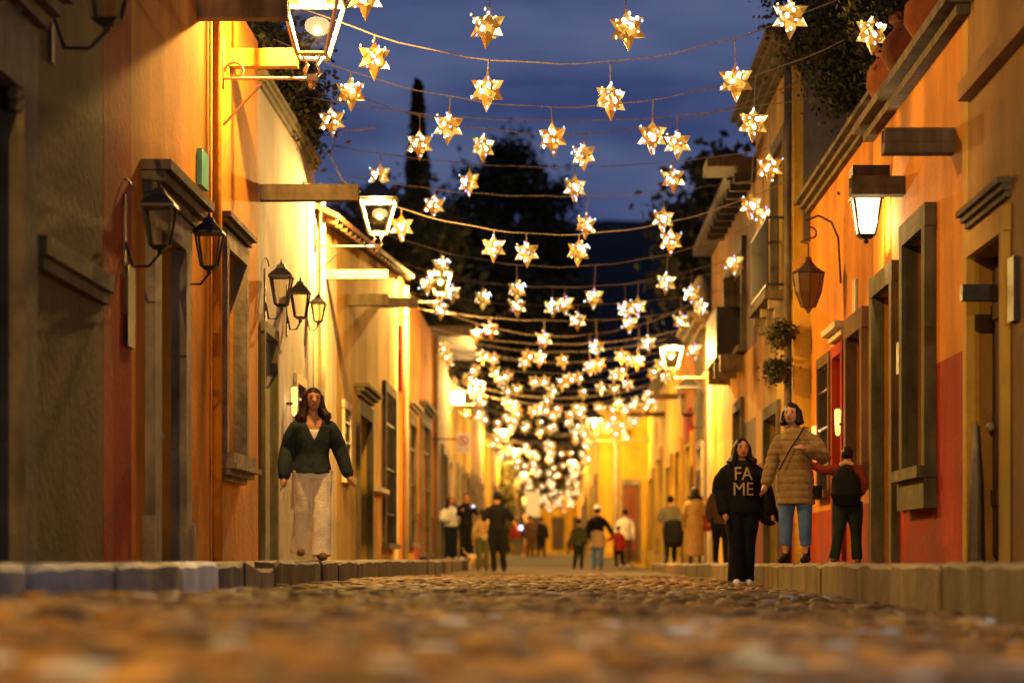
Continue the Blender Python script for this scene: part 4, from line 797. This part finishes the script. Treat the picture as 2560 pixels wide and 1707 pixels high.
# loop of cable beside the second lantern
m = MB(); m.tube([(-2.35, 31, 5.8), (-2.85 + .0, 31, 5.75), (-2.95, 31.1, 5.45), (-2.8, 31.2, 5.15), (-2.5, 31.3, 4.98)], .012, 5, 'cord'); tag(m.build('loose_cable'), 'loose cable loop hanging over the second lit lantern', 'cable')
Y = 54.6; i = 0
while Y < 226:
    k2 = rnd.uniform(.04, .075); c0 = CAMZ + rnd.uniform(4.15, 4.75) + (rnd.uniform(0, .35) if Y < 80 else 0) + rise(Y) * .6; f = (lambda c0, k2: (lambda x: c0 + k2 * x * x))(c0, k2)
    xr = WX if Y < 90 else 1.4
    if i % 1 == 0: cable(Y, f, 'thin dim cable of the %s string counted from the camera' % ordn[14 + i] if i < 8 else 'thin cable in the far tangle of star strings', 'cables in the far tangle', xr=xr, r=.008)
    n = rnd.choice((6, 6, 7)) if Y < 82 else rnd.choice((3, 4, 4)); xl = -2.85
    for q in range(n):
        x = xl + (xr - (.3 if Y < 90 else .1) - xl) * (q + .5 + rnd.uniform(-.36, .36)) / n; z = f(x) - rnd.uniform(.26, .48) - (rnd.uniform(0, .5) if rnd.random() < .25 else 0)
        o = put('star_lantern', rnd.choice(far), (x, Y, z)); o.rotation_euler = (0, rnd.uniform(-.2, .2), rnd.uniform(-.6, .6)); tag(o, 'small %s star lantern on the %s string counted from the camera' % (['leftmost', 'second', 'third', 'fourth', 'fifth', 'sixth', 'seventh'][q], ordn[14 + i]) if i < 8 else 'tiny glowing star lantern in the far tangle down the street', 'star lantern', 'tiny stars in the far tangle'); n_star += 1
        if q in (1, n - 2) and i % 3 == 0 and Y < 130: add_light(o, (0, 0, -.27), 70, (1, .66, .26), .03)
    Y += 1.9 if Y < 80 else 2.7 + (Y - 80) * .018; i += 1
print('STARS', n_star)

# ------------------------------------------------------------------ people
def vadd(a, b, t=1): return tuple(x + y * t for x, y in zip(a, b))
def person(label, loc, H, rot, skin='skin', vox=.012, pose=None, top=None, bottom=None, hair=None, shoes='boot_black', fingers=True, lean=0, headtilt=(0, 0), extra=None, wide=1.0):
    t = empty('person', loc, rot); tag(t, label, 'person')
    J = dict(hip=(.052, 0, .52), kneeL=(.055, -.005, .283), kneeR=(-.055, -.005, .283), ankL=(.058, .01, .045), ankR=(-.058, .01, .045), elbL=(.142, .012, .635), elbR=(-.142, .012, .635), wriL=(.150, -.03, .485), wriR=(-.150, -.03, .485))
    J.update(pose or {}); S = lambda p: tuple(c * H for c in p); W = wide
    shL, shR = (.102 * W, 0, .808), (-.102 * W, 0, .808); hx, hy = headtilt
    b = MB(); k = H
    b.rings([(0, 0, .49 * k, .075 * k * W, .055 * k * W), (0, 0, .53 * k, .088 * k * W, .062 * k * W), (0, 0, .61 * k, .072 * k * W, .052 * k * W), (0, -.004 * k, .70 * k, .085 * k * W, .060 * k), (0, 0, .775 * k, .090 * k, .052 * k), (0, 0, .815 * k, .060 * k, .038 * k), (0, 0, .84 * k, .035 * k, .034 * k)], 18, None)
    b.tube([S((0, .004, .82)), S((hx * .5, .0 + hy * .4, .88))], [.032 * k, .030 * k], 12, None, round_cap=True)
    hc = (hx * k, (hy - .008) * k, .930 * k)
    b.ball(hc, (.045 * k, .055 * k, .062 * k), 16, 12, None); b.ball((hc[0], hc[1] - .014 * k, hc[2] - .030 * k), (.034 * k, .038 * k, .036 * k), 14, 9, None)
    b.tube([(hc[0], hc[1] - .050 * k, hc[2] + .008 * k), (hc[0], hc[1] - .063 * k, hc[2] - .014 * k)], [.005 * k, .009 * k], 8, None, round_cap=True)
    for sx in (-1, 1): b.ball((hc[0] + sx * .046 * k, hc[1] + .004 * k, hc[2] - .008 * k), (.007 * k, .012 * k, .017 * k), 8, 6, None)
    for sx, sd in ((1, 'L'), (-1, 'R')):
        sh = shL if sx > 0 else shR; e, w_ = J['elb' + sd], J['wri' + sd]
        sh = vadd(sh, (-sx * .012, 0, -.026)); b.tube([S(sh), S(vadd(sh, tuple((a - c) * .5 for a, c in zip(e, sh)))), S(e), S(tuple((a + c) / 2 for a, c in zip(e, w_))), S(w_)], [.027 * k, .028 * k, .023 * k, .022 * k, .0145 * k], 12, None, round_cap=True)
        d = Vector(S(w_)) - Vector(S(e)); d.normalize(); wd = Vector((0, 1, 0)) if abs(d.y) < .8 else Vector((0, 0, 1)); wd = (wd - d * wd.dot(d)).normalized(); nrm = d.cross(wd) * (-sx)
        p = Vector(S(w_)); hl = .10 * k
        b.tube([p, p + d * hl * .28, p + d * hl * .5], [.014 * k, .021 * k, .020 * k], 10, None, round_cap=True, flat=None)
        if fingers:
            for fi, (o_, fl) in enumerate(((-.017, .40), (-.006, .47), (.005, .45), (.016, .36))):
                q0 = p + d * hl * .45 + wd * (-o_) * k; q1 = q0 + d * hl * fl * .55 - nrm * .004 * k; q2 = q1 + d * hl * fl * .5 - nrm * .012 * k; b.tube([q0, q1, q2], [.0052 * k, .0048 * k, .0040 * k], 6, None, round_cap=True)
            q0 = p + d * hl * .15 - wd * .012 * k; b.tube([q0, q0 + d * hl * .28 - wd * .014 * k, q0 + d * hl * .5 - wd * .013 * k - nrm * .006 * k], [.0068 * k, .0056 * k, .0046 * k], 6, None, round_cap=True)
        hp = (sx * J['hip'][0], 0, J['hip'][2]); kn, an = J['knee' + sd], J['ank' + sd]
        b.tube([S(hp), S(tuple((a + c) / 2 for a, c in zip(hp, kn))), S(kn), S(vadd(kn, tuple((a - c) * .4 for a, c in zip(an, kn)))), S(an)], [.052 * k, .046 * k, .032 * k, .031 * k, .019 * k], 14, None, round_cap=True)
        b.tube([S(vadd(an, (0, .012, -.018))), S(vadd(an, (sx * .004, -.05, -.026))), S(vadd(an, (sx * .006, -.085, -.030)))], [.020 * k, .019 * k, .013 * k], 10, None, round_cap=True)
    mobj('body', fuse(b, vox, smooth=2 if vox < .015 else 1), skin, t)
    for sx in (-1, 1):
        e = MB(); e.ball((hc[0] + sx * .019 * k, hc[1] - .049 * k, hc[2] + .006 * k), (.0075 * k, .006 * k, .004 * k), 8, 6, 'hair_black'); e.build('eye', None, t)
        e = MB(); e.tube([(hc[0] + sx * .010 * k, hc[1] - .052 * k, hc[2] + .018 * k), (hc[0] + sx * .028 * k, hc[1] - .047 * k, hc[2] + .018 * k)], .0022 * k, 5, 'hair_black'); e.build('eyebrow', None, t)
    e = MB(); e.tube([(hc[0] - .013 * k, hc[1] - .0505 * k, hc[2] - .032 * k), (hc[0], hc[1] - .054 * k, hc[2] - .033 * k), (hc[0] + .013 * k, hc[1] - .0505 * k, hc[2] - .032 * k)], .0036 * k, 6, 'dark_red_cloth'); e.build('lips', None, t)
    # shoes
    for sd, sx in (('L', 1), ('R', -1)):
        an = J['ank' + sd]; e = MB(); z0 = an[2] - .045
        e.tube([S((an[0], an[1] + .018, z0 + .024)), S((an[0] + sx * .002, an[1] - .03, z0 + .024)), S((an[0] + sx * .005, an[1] - .088, z0 + .018))], [.026 * k, .027 * k, .021 * k], 10, None, round_cap=True)
        e.tube([S((an[0], an[1] + .006, z0 + .02)), S((an[0], an[1] + .004, z0 + (.10 if shoes == 'boot_black' else .05)))], [.024 * k, .026 * k], 10, None, round_cap=True)
        mobj('shoe', fuse(e, max(.010, vox), smooth=1), shoes, t)
    # upper garment: top = dict(mat, hem, ease, neck, flare, name, v, sleeve)
    for g in (top if isinstance(top, list) else [top]):
        if not g: continue
        e = MB(); ez = g.get('ease', .012); hem = g.get('hem', .50); fl = g.get('flare', 0)
        prof = [(.49, .078, .058), (.53, .090, .064), (.61, .076, .056), (.70, .087, .062), (.77, .100, .058), (.802, .090, .052), (.824, .066, .046), (.845, .040, .036)]
        rs = []
        if hem < .49: q = fl; rs.append((0, 0, hem * k, (.088 * W + ez + q) * k, (.066 + ez + q * .8) * k)); rs.append((0, 0, (hem + .52) / 2 * k, (.088 * W + ez + q * .6) * k, (.064 + ez + q * .5) * k))
        else: rs.append((0, 0, hem * k, (.086 * W + ez + fl) * k, (.062 + ez + fl) * k))
        for z, rx, ry in prof:
            if z > max(hem, .49) + .02: rs.append((0, 0, z * k, (rx * W + ez * (1.0 if z < .79 else .4) + fl * max(0, (.75 - z) * 2)) * k, (ry + ez * (1 if z < .79 else .5)) * k))
        e.rings(rs, 20, None)
        sv = g.get('sleeve', 1.0); sr = g.get('sr', 1.0)
        for sx, sd in ((1, 'L'), (-1, 'R')):
            sh = shL if sx > 0 else shR; el, w_ = J['elb' + sd], J['wri' + sd]
            pts = [S(vadd(sh, (-sx * .035, 0, -.024 - .02 * (sr - 1)))), S(vadd(sh, (-sx * .006, 0, -.036 - .035 * (sr - 1)))), S(vadd(tuple((a + c) / 2 for a, c in zip(sh, el)), (0, 0, -.01)))]; rd = [.030, .034 / sr ** .4, .034]
            if sv > .4: pts.append(S(el)); rd.append(.031)
            if sv > .6: pts += [S(tuple(a + (c - a) * .5 for a, c in zip(el, w_))), S(tuple(a + (c - a) * .95 * sv for a, c in zip(el, w_)))]; rd += [.030, .025]
            e.tube(pts, [x * k * sr + ez * .4 * k for x in rd], 12, None, round_cap=True)
        if g.get('hood'): e.ball((0, .045 * k, .835 * k), (.06 * k, .035 * k, .03 * k), 12, 8, None)
        kp = None
        if g.get('v'): v0, vk = g['v']; kp = (lambda v0, vk: (lambda c: not (c.y < .0 and c.z > v0 * k and abs(c.x) < (c.z - v0 * k) * vk)))(v0, vk)
        me = fuse(e, vox, g.get('wob', .010), g.get('freq', 6), rnd.random() * 50, kp, 2 if vox < .015 else 1)
        if g.get('quilt'):
            n = len(me.vertices); co = np.empty(n * 3); me.vertices.foreach_get('co', co); co = co.reshape(-1, 3); no_ = np.empty(n * 3); me.vertices.foreach_get('normal', no_); no_ = no_.reshape(-1, 3)
            co += no_ * (np.abs(np.sin(co[:, 2:] * math.pi / .075)) ** .5 - .6) * .011; me.vertices.foreach_set('co', co.reshape(-1)); me.update()
        go = mobj(g.get('name', 'jacket'), me, g['mat'], t)
        if g.get('v') : go.modifiers.new('thick', 'SOLIDIFY').thickness = .006
    if bottom:
        g = bottom; e = MB(); ez = g.get('ease', .008); kind = g.get('kind', 'trousers')
        if kind == 'trousers':
            e.rings([(0, 0, .47 * k, (.080 * W + ez) * k, (.060 + ez) * k), (0, 0, .53 * k, (.090 * W + ez) * k, (.066 + ez) * k), (0, 0, .585 * k, (.074 * W + ez * .6) * k, (.052 + ez * .6) * k)], 20, None)
            for sx, sd in ((1, 'L'), (-1, 'R')):
                hp = (sx * J['hip'][0] * W, 0, J['hip'][2]); kn, an = J['knee' + sd], J['ank' + sd]; lw = g.get('hemr', .027); an2 = vadd(an, tuple((a - c) * .02 for a, c in zip(kn, an))); drop = g.get('end', -.02)
                e.tube([S(hp), S(tuple((a + c) / 2 for a, c in zip(hp, kn))), S(kn), S(tuple((a + c) / 2 for a, c in zip(kn, an2))), S(vadd(an2, (0, 0, drop)))], [(.056 * W + ez) * k, (.050 * W + ez) * k, (max(.038, lw * .88) + ez) * k, (max(.034, lw * .95) + ez) * k, (lw + ez) * k], 14, None, round_cap=False)
        else:
            hz_ = g.get('hem', .2); e.rings([(0, 0, hz_ * k, g.get('w', .10) * k, g.get('w', .10) * .75 * k), (0, 0, (hz_ + .5) / 2 * k, (g.get('w', .10) + .09) / 2 * k, .07 * k), (0, 0, .54 * k, .094 * k, .070 * k), (0, 0, .62 * k, .078 * k, .060 * k)], 20, None)
        mobj(kind, fuse(e, vox, g.get('wob', .011), g.get('freq', 5), rnd.random() * 50, None, 2 if vox < .015 else 1), g['mat'], t)
    if hair:
        g = hair; e = MB(); e.ball((hc[0], hc[1] + .008 * k, hc[2] + .010 * k), (.052 * k, .056 * k, .062 * k), 16, 10, None)
        if g.get('long'):
            zl = g['long']; r2 = random.Random(3); wq = g.get('w', 1.0)
            for i in range(13):
                a = math.pi * (-.12 + 1.24 * i / 12); cx, cy = math.cos(a), math.sin(a)
                p0 = (hc[0] + cx * .043 * k, hc[1] + .012 * k + cy * .040 * k, hc[2] + .012 * k); p1 = (hc[0] + cx * .056 * k, hc[1] + .012 * k + cy * .045 * k, hc[2] - .06 * k)
                zz = hc[2] - zl * k * r2.uniform(.8, 1.1); p2 = (hc[0] + cx * wq * (.080 + r2.uniform(-.014, .016)) * k, hc[1] + (.008 + cy * .050) * k - (.02 * k if cy < .3 else 0), (p1[2] + zz) / 2); p3 = (hc[0] + cx * wq * r2.uniform(.070, .095) * k, p2[1] - (.004 * k if cy < .3 else 0), zz)
                e.tube([p0, p1, p2, p3], [.021 * k, .023 * k, .022 * k, .011 * k], 8, None, round_cap=True)
        if g.get('bun'): e.ball((hc[0], hc[1] + .06 * k, hc[2] + .02 * k), .028 * k, 10, 8, None)
        back = g.get('face', -.022)
        kp = lambda c: not (c.y < hc[1] + back * k * (-1) * -1 and abs(c.x - hc[0]) < .036 * k and hc[2] - .075 * k < c.z < hc[2] + .034 * k)
        mobj('hair', fuse(e, max(vox * .8, .008), .006, 22, rnd.random() * 9, kp, 1), g['mat'], t)
    if extra: extra(t, k, hc)
    return t
def at(px, Y): return (px - VX) * Y / F
def strap(t, k, mat='black_cloth', sx=1):
    e = MB(); e.tube([(-.08 * k * sx, -.095 * k, .58 * k), (-.01 * k * sx, -.105 * k, .70 * k), (.05 * k * sx, -.075 * k, .80 * k), (.06 * k * sx, -.03 * k, .845 * k), (.07 * k * sx, .03 * k, .84 * k)], .008, 5, mat); e.build('bag_strap', None, t)
# 1 walking woman on the left pavement
def w1(t, k, hc):
    e = MB(); e.rings([(0, -.004 * k, .66 * k, .079 * k, .058 * k), (0, -.006 * k, .70 * k, .090 * k, .067 * k), (0, -.004 * k, .752 * k, .088 * k, .063 * k)], 18, None); mobj('shirt', fuse(e, .012, .004, 9), 'white_cotton', t)
person('woman in navy jacket and wide cream trousers walking on the left pavement', (at(781, 23.7), 23.7, zwalk(-1, 23.7) + .012), 1.69, R(14), 'skin', .0085,
       dict(elbR=(-.142, .04, .645), wriR=(-.165, -.01, .485), elbL=(.158, .01, .645), wriL=(.205, -.03, .50), kneeL=(.050, -.04, .287), ankL=(.040, -.075, .045), kneeR=(-.050, .01, .283), ankR=(-.062, .075, .07)),
       dict(mat='navy_jacket', hem=.50, ease=.020, v=(.69, .46), wob=.010, freq=8, sr=1.18, name='jacket', flare=.008), dict(mat='cream_trousers', hemr=.050, ease=.010, wob=.014, freq=7, end=-.028), dict(mat='hair_brown', long=.155), 'tan_shoe', extra=w1, headtilt=(.004, -.004))
# 2 black hoodie with white letters
def w2(t, k, hc):
    lt = text('FA\nME', .205, 'beige_cloth', t, (-.012, -.168, .70 * k), ext=.004, bold=.0, sx=.9)
    for v_ in lt.data.vertices: v_.co.z -= 1.3 * v_.co.x ** 2 + .5 * max(0, v_.co.y) ** 2
    e = MB(); e.ball((.20 * k, -.01 * k, .47 * k), (.085 * k, .05 * k, .07 * k), 12, 8, None); e.tube([(.16 * k, 0, .62 * k), (.20 * k, 0, .5 * k)], [.05 * k, .06 * k], 10, None, round_cap=True); mobj('carried_jacket', fuse(e, .012, .02, 6), 'black_cloth', t)
person('person in black hoodie with white letters stepping down into the road', (at(1853, 26.3), 26.3, zroad(at(1853, 26.3), 26.3) + .022), 1.60, R(8), 'skin', .010,
       dict(elbL=(.165, .01, .65), wriL=(.200, -.03, .50), elbR=(-.150, .02, .64), wriR=(-.13, -.06, .50), kneeL=(.045, -.01, .283), ankL=(.040, .02, .045), kneeR=(-.045, -.03, .285), ankR=(-.050, -.05, .045)),
       dict(mat='black_cloth', hem=.49, ease=.034, wob=.014, sr=1.30, hood=True, name='hoodie'), dict(mat='black_cloth', hemr=.040, ease=.012), dict(mat='hair_black', long=.13), 'white_shoe', extra=w2, headtilt=(0, -.016), wide=1.08)
# 3 puffy coat
def w3(t, k, hc):
    strap(t, k, 'black_cloth', 1); e = MB(); e.rings([(-.07 * k, .03, .42 * k, .05, .03), (.13 * k, .02, .40 * k, .06, .05), (.13 * k, .02, .48 * k, .06, .05)][1:], 10, 'black_cloth'); e.build('shoulder_bag', None, t)
person('person in long brown quilted coat and blue jeans on the right pavement', (at(1990, 25.4), 25.4, zwalk(1, 25.4) + .012), 1.68, R(-22), 'skin_pale', .010,
       dict(elbR=(-.160, .015, .64), wriR=(-.185, -.035, .50), elbL=(.185, .0, .66), wriL=(.10, -.10, .70), kneeL=(.060, -.01, .283), kneeR=(-.060, -.01, .283), ankL=(.066, .0, .045), ankR=(-.066, .0, .045)),
       dict(mat='quilted_brown', hem=.365, ease=.020, flare=.012, sr=1.15, wob=.006, quilt=True, name='quilted_coat'), dict(mat='jeans_blue', hemr=.030, ease=.006, end=.06), dict(mat='hair_black', bun=True, long=.05, w=.68), 'boot_black', extra=w3, headtilt=(-.022, -.018), wide=1.0)
# 4 child with backpack, seen from behind
def w4(t, k, hc):
    e = MB(); e.rings([(0, -.105 * k, .50 * k, .098 * k, .05 * k), (0, -.125 * k, .58 * k, .115 * k, .07 * k), (0, -.115 * k, .74 * k, .095 * k, .06 * k), (0, -.10 * k, .80 * k, .05 * k, .04 * k)], 16, None); e = mobj('backpack', fuse(e, .014, .012, 8), 'black_cloth', t)
person('child in dark red jacket with black backpack holding the coat wearer arm', (at(2118, 26.6), 26.6, zwalk(1, 26.6) + .012), 1.28, R(168), 'skin', .011,
       dict(elbR=(-.15, .03, .68), wriR=(-.12, .02, .60), elbL=(.21, -.03, .80), wriL=(.34, -.03, .86), kneeL=(.065, .04, .285), ankL=(.11, .07, .05), kneeR=(-.07, -.03, .285), ankR=(-.085, -.03, .045)),
       None, dict(mat='dark_green_cloth', hemr=.034, ease=.014), dict(mat='hair_black'), 'tan_shoe', extra=None, wide=1.1)
pc = [o for o in bpy.data.objects if o.name.startswith('person') and o.get('label', '').startswith('child in dark red')][0]
e = MB(); k = 1.28
e.rings([(0, 0, .48 * k, .11 * k, .085 * k), (0, 0, .60 * k, .105 * k, .08 * k), (0, 0, .72 * k, .115 * k, .08 * k), (0, 0, .80 * k, .11 * k, .065 * k), (0, 0, .845 * k, .05 * k, .05 * k)], 18, None)
for sx, el, wr in ((1, (.21, -.03, .80), (.33, -.03, .855)), (-1, (-.15, .03, .68), (-.12, .02, .61))):
    e.tube([(sx * .09 * k, 0, .80 * k), tuple(c * k for c in el), tuple(c * k for c in wr)], [.05 * k, .045 * k, .036 * k], 12, None, round_cap=True)
mobj('jacket', fuse(e, .011, .012, 7), 'dark_red_cloth', pc)
e = MB(); e.rings([(0, .100 * k, .49 * k, .105 * k, .05 * k), (0, .125 * k, .58 * k, .135 * k, .08 * k), (0, .12 * k, .72 * k, .12 * k, .075 * k), (0, .10 * k, .82 * k, .06 * k, .05 * k)], 16, None); mobj('backpack', fuse(e, .013, .012, 8), 'black_cloth', pc)
e = MB(); e.tube([(-.045 * k, .06 * k, .845 * k), (0, .07 * k, .86 * k), (.045 * k, .06 * k, .845 * k)], .022 * k, 8, None, round_cap=True); mobj('collar', fuse(e, .011, .006, 9), 'beige_cloth', pc)
FV = .020
# 5 man in black, back view
person('man in black seen from behind walking in the middle of the road', (at(1243, 54.5), 54.5, zroad(at(1243, 54.5), 54.5) + .01), 1.80, R(186), 'skin', FV,
       dict(elbL=(.165, .01, .66), wriL=(.15, -.03, .53), elbR=(-.19, .0, .66), wriR=(-.24, -.02, .56), kneeL=(.05, 0, .283), kneeR=(-.06, 0, .283), ankL=(.04, 0, .045), ankR=(-.085, .0, .045)),
       dict(mat='black_cloth', hem=.49, ease=.016, sleeve=.5, name='shirt'), dict(mat='black_cloth', hemr=.030), dict(mat='hair_black'), fingers=False, wide=1.1)
person('smaller person in tan top half hidden beside the man in black', (at(1207, 56), 56, zroad(-1.8, 56) + .01), 1.45, R(180), 'skin', FV, None, dict(mat='tan_cloth', hem=.49, name='shirt'), dict(mat='olive_cloth', hemr=.036), dict(mat='hair_brown'), 'tan_shoe', False)
# 6 group on the left pavement
person('woman in white sweater and dark jeans standing at the left pavement end', (at(1128, 62), 62, zwalk(-1, 57) + .0), 1.62, R(20), 'skin', FV, dict(elbL=(.17, -.02, .66), wriL=(.14, -.12, .66), elbR=(-.18, .0, .65), wriR=(-.10, -.10, .62)),
       dict(mat='white_cotton', hem=.52, ease=.026, sr=1.35, name='sweater'), dict(mat='jeans_dark', hemr=.040, ease=.012), dict(mat='hair_brown', long=.14), 'white_shoe', False)
def phone(t, k, hc): e = MB(); e.box(.10 * k, .145 * k, -.20, -.188, .74 * k, .80 * k, 'screen_blue'); e.build('lit_phone', None, t)
person('person in black holding up a lit phone beside the white sweater woman', (at(1166, 61), 61, zwalk(-1, 57) + .0), 1.70, R(-10), 'skin', FV, dict(elbL=(.17, -.05, .68), wriL=(.12, -.12, .76), elbR=(-.12, -.04, .66), wriR=(-.05, -.12, .72)),
       dict(mat='black_cloth', hem=.48, name='sweater'), dict(mat='black_cloth', hemr=.045, ease=.012), dict(mat='hair_black'), 'white_shoe', False, extra=phone)
# 7 far walkers
def phone2(t, k, hc): e = MB(); e.box(-.16 * k, -.08 * k, .10, .115, .70 * k, .80 * k, 'screen_blue'); e.build('lit_phone', None, t)
person('person in red shirt with a lit phone far down the road', (at(1291, 96), 96, zroad(-1.7, 96)), 1.50, R(180), 'skin', .028, dict(wriR=(-.12, -.06, .74), elbR=(-.16, 0, .66)), dict(mat='red_cloth', hem=.47, name='shirt', ease=.02), dict(mat='grey_cloth'), dict(mat='hair_black'), fingers=False, extra=phone2)
person('person in brown jacket walking away far down the road', (at(1326, 92), 92, zroad(-1.1, 92)), 1.62, R(180), 'skin', .028, None, dict(mat='brown_cloth', hem=.44, ease=.03, name='jacket'), dict(mat='brown_cloth', ease=.012), dict(mat='hair_brown'), fingers=False)
person('slim person in black walking away beside the brown jacket', (at(1354, 92), 92, zroad(-.7, 92)), 1.55, R(175), 'skin', .028, dict(ankL=(.09, 0, .045), ankR=(-.07, .03, .06)), dict(mat='black_cloth', hem=.49, name='jacket', ease=.02), dict(mat='black_cloth'), dict(mat='hair_black'), fingers=False)
# 8 family in the road
person('person in olive jacket walking at the left of the hand holding family', (at(1447, 65), 65, zroad(.5, 65) + .01), 1.38, R(170), 'skin', FV, dict(ankL=(.09, .02, .045), ankR=(-.05, 0, .045)), dict(mat='olive_cloth', hem=.46, name='jacket', ease=.018), dict(mat='dark_green_cloth'), dict(mat='hair_brown'), fingers=False)
def hat(t, k, hc): e = MB(); e.rings([(hc[0], hc[1], hc[2] + .03 * k, .075 * k, .08 * k), (hc[0], hc[1], hc[2] + .036 * k, .075 * k, .08 * k), (hc[0], hc[1], hc[2] + .04 * k, .052 * k, .058 * k), (hc[0], hc[1], hc[2] + .09 * k, .042 * k, .048 * k)], 14, 'white_cotton'); e.build('hat', None, t, True)
def hatbag(t, k, hc): hat(t, k, hc); e = MB(); e.rings([(-.01 * k, .0, .34 * k, .125 * k, .09 * k), (0, 0, .5 * k, .108 * k, .09 * k), (0, 0, .70 * k, .085 * k, .075 * k)], 16, None); mobj('skirt', fuse(e, .018, .012, 6), 'beige_cloth', t)
person('woman in pale hat and beige skirt leading a child by the hand', (at(1494, 66), 66, zroad(1.0, 66) + .01), 1.72, R(182), 'skin', FV, dict(elbL=(.16, 0, .65), wriL=(.14, -.02, .5), elbR=(-.18, 0, .66), wriR=(-.26, -.02, .52)), dict(mat='black_cloth', hem=.60, name='jacket', ease=.02), dict(mat='jeans_blue', hemr=.026), dict(mat='hair_brown'), 'tan_shoe', False, extra=hatbag)
person('small child in bright red jacket led by the hand', (at(1546, 66), 66, zroad(1.6, 66) + .01), 1.18, R(180), 'skin', FV, dict(elbL=(.18, 0, .70), wriL=(.26, -.02, .66), ankL=(.04, 0, .045), ankR=(-.13, .05, .06), kneeR=(-.09, -.02, .28)), dict(mat='red_cloth', hem=.42, name='jacket', ease=.022), dict(mat='black_cloth'), dict(mat='hair_brown'), 'white_shoe', False)
person('person in cream jacket behind the small red child', (at(1562, 71), 71, zroad(1.9, 71) + .01), 1.70, R(186), 'skin', FV, None, dict(mat='white_cotton', hem=.47, name='jacket', ease=.026), dict(mat='brown_cloth'), dict(mat='hair_black'), 'white_shoe', False)
# 9 right pavement pair
person('man in grey shirt pushing a pram on the right pavement', (at(1676, 59.5), 59.5, zwalk(1, 57)), 1.66, R(172), 'skin', FV, dict(elbL=(.16, .0, .65), wriL=(.13, -.08, .56)), dict(mat='grey_cloth', hem=.46, name='shirt', ease=.028, sleeve=.5), dict(mat='black_cloth'), dict(mat='hair_black'), 'boot_black', False, wide=1.1)
def redbag(t, k, hc): e = MB(); e.rings([(-.16 * k, .0, .42 * k, .07, .06), (-.165 * k, 0, .47 * k, .13, .09), (-.155 * k, 0, .60 * k, .12, .08), (-.14 * k, 0, .64 * k, .06, .04)], 12, 'dark_red_cloth'); e.build('red_bag', None, t, True)
person('woman in long tan dress with a red bag on the right pavement', (at(1738, 50), 50, zwalk(1, 50)), 1.60, R(176), 'skin', FV, None, dict(mat='tan_cloth', hem=.10, ease=.02, flare=.014, name='dress'), None, dict(mat='hair_black', long=.10), 'boot_black', False, extra=redbag)
# extra hidden walker behind the hoodie
person('person in dark clothes half hidden left of the black hoodie', (at(1802, 42.5), 42.5, zwalk(1, 42.5)), 1.55, R(160), 'skin', FV, None, dict(mat='brown_cloth', hem=.45, name='jacket', ease=.02), dict(mat='black_cloth'), dict(mat='hair_black'), 'boot_black', False)
# pram
t = empty('pram', (at(1684, 58.2), 58.2, zwalk(1, 57))); tag(t, 'black folding pram pushed on the right pavement', 'pram')
e = MB(); e.rings([(0, 0, .38, .16, .2), (0, 0, .5, .24, .3), (0, 0, .78, .26, .3), (0, .02, .98, .22, .24), (0, .04, 1.04, .1, .12)], 14, None); mobj('seat_hood', fuse(e, .02, .01, 6), 'black_cloth', t)
e = MB()
for sx in (-1, 1): e.tube([(sx * .2, -.35, 1.0), (sx * .2, .25, .12)], .014, 6, 'iron'); e.tube([(sx * .2, .2, .8), (sx * .2, -.25, .12)], .014, 6, 'iron')
e.build('pram_frame', None, t)
for sx in (-1, 1):
    for y_ in (-.25, .25): e = MB(); e.tube([(sx * .21 - .015, y_, .10), (sx * .21 + .015, y_, .10)], .10, 12, 'iron'); e.build('wheel', None, t)
# dog
t = empty('dog', (at(1196, 57), 57, zroad(-1.9, 57))); tag(t, 'small cream and tan dog standing at the end of the left kerb', 'dog')
e = MB(); e.rings([(0, 0, 0, .01, .01)], 3, None); e = MB()
e.tube([(-.19, 0, .33), (-.05, 0, .31), (.12, 0, .34), (.2, 0, .37)], [.085, .08, .105, .085], 12, None, round_cap=True); e.tube([(.2, 0, .38), (.27, 0, .47)], [.065, .05], 10, None, round_cap=True)
e.ball((.30, 0, .50), (.062, .052, .055), 12, 8, None); e.tube([(.33, 0, .49), (.41, 0, .47)], [.034, .022], 8, None, round_cap=True)
for sy in (-1, 1):
    e.tube([(.14, sy * .05, .32), (.145, sy * .055, .17), (.135, sy * .055, .12), (.14, sy * .055, .02)], [.038, .024, .019, .018], 8, None, round_cap=True)
    e.tube([(-.18, sy * .05, .32), (-.13, sy * .055, .22), (-.22, sy * .055, .13), (-.20, sy * .055, .02)], [.055, .036, .02, .018], 8, None, round_cap=True)
    e.tube([(.29, sy * .04, .54), (.27, sy * .062, .50)], [.018, .014], 6, None, round_cap=True)
e.tube([(-.24, 0, .38), (-.34, 0, .46), (-.36, 0, .55)], [.022, .018, .012], 6, None, round_cap=True); mobj('body', fuse(e, .013, .006, 14), 'beige_cloth', t)
# red car parked far down
t = empty('parked_car', (at(1446, 172), 172, .55)); tag(t, 'red car seen from behind far down the road between the walkers', 'car')
e = MB(); e.rings([(0, 0, .28, .80, 1.9), (0, 0, .55, .84, 2.0), (0, 0, .9, .80, 1.95), (0, .1, .98, .70, 1.3), (0, .15, 1.40, .54, .85), (0, .15, 1.45, .40, .7)], 20, 'red_cloth'); e.build('body', None, t, True)
e = MB(); e.box(-.5, .5, -1.02, -.98, 1.0, 1.32, 'window_dark'); e.build('rear_window', None, t)
for sx in (-1, 1):
    e = MB(); e.box(sx * .62 - .12, sx * .62 + .12, -1.9, -1.6, .66, .80, 'red_dado_paint'); e.build('tail_light', None, t)
    for y_ in (-1.2, 1.2): e = MB(); e.tube([(sx * .66, y_, .3), (sx * .82, y_, .3)], .3, 14, 'iron'); e.build('wheel', None, t)
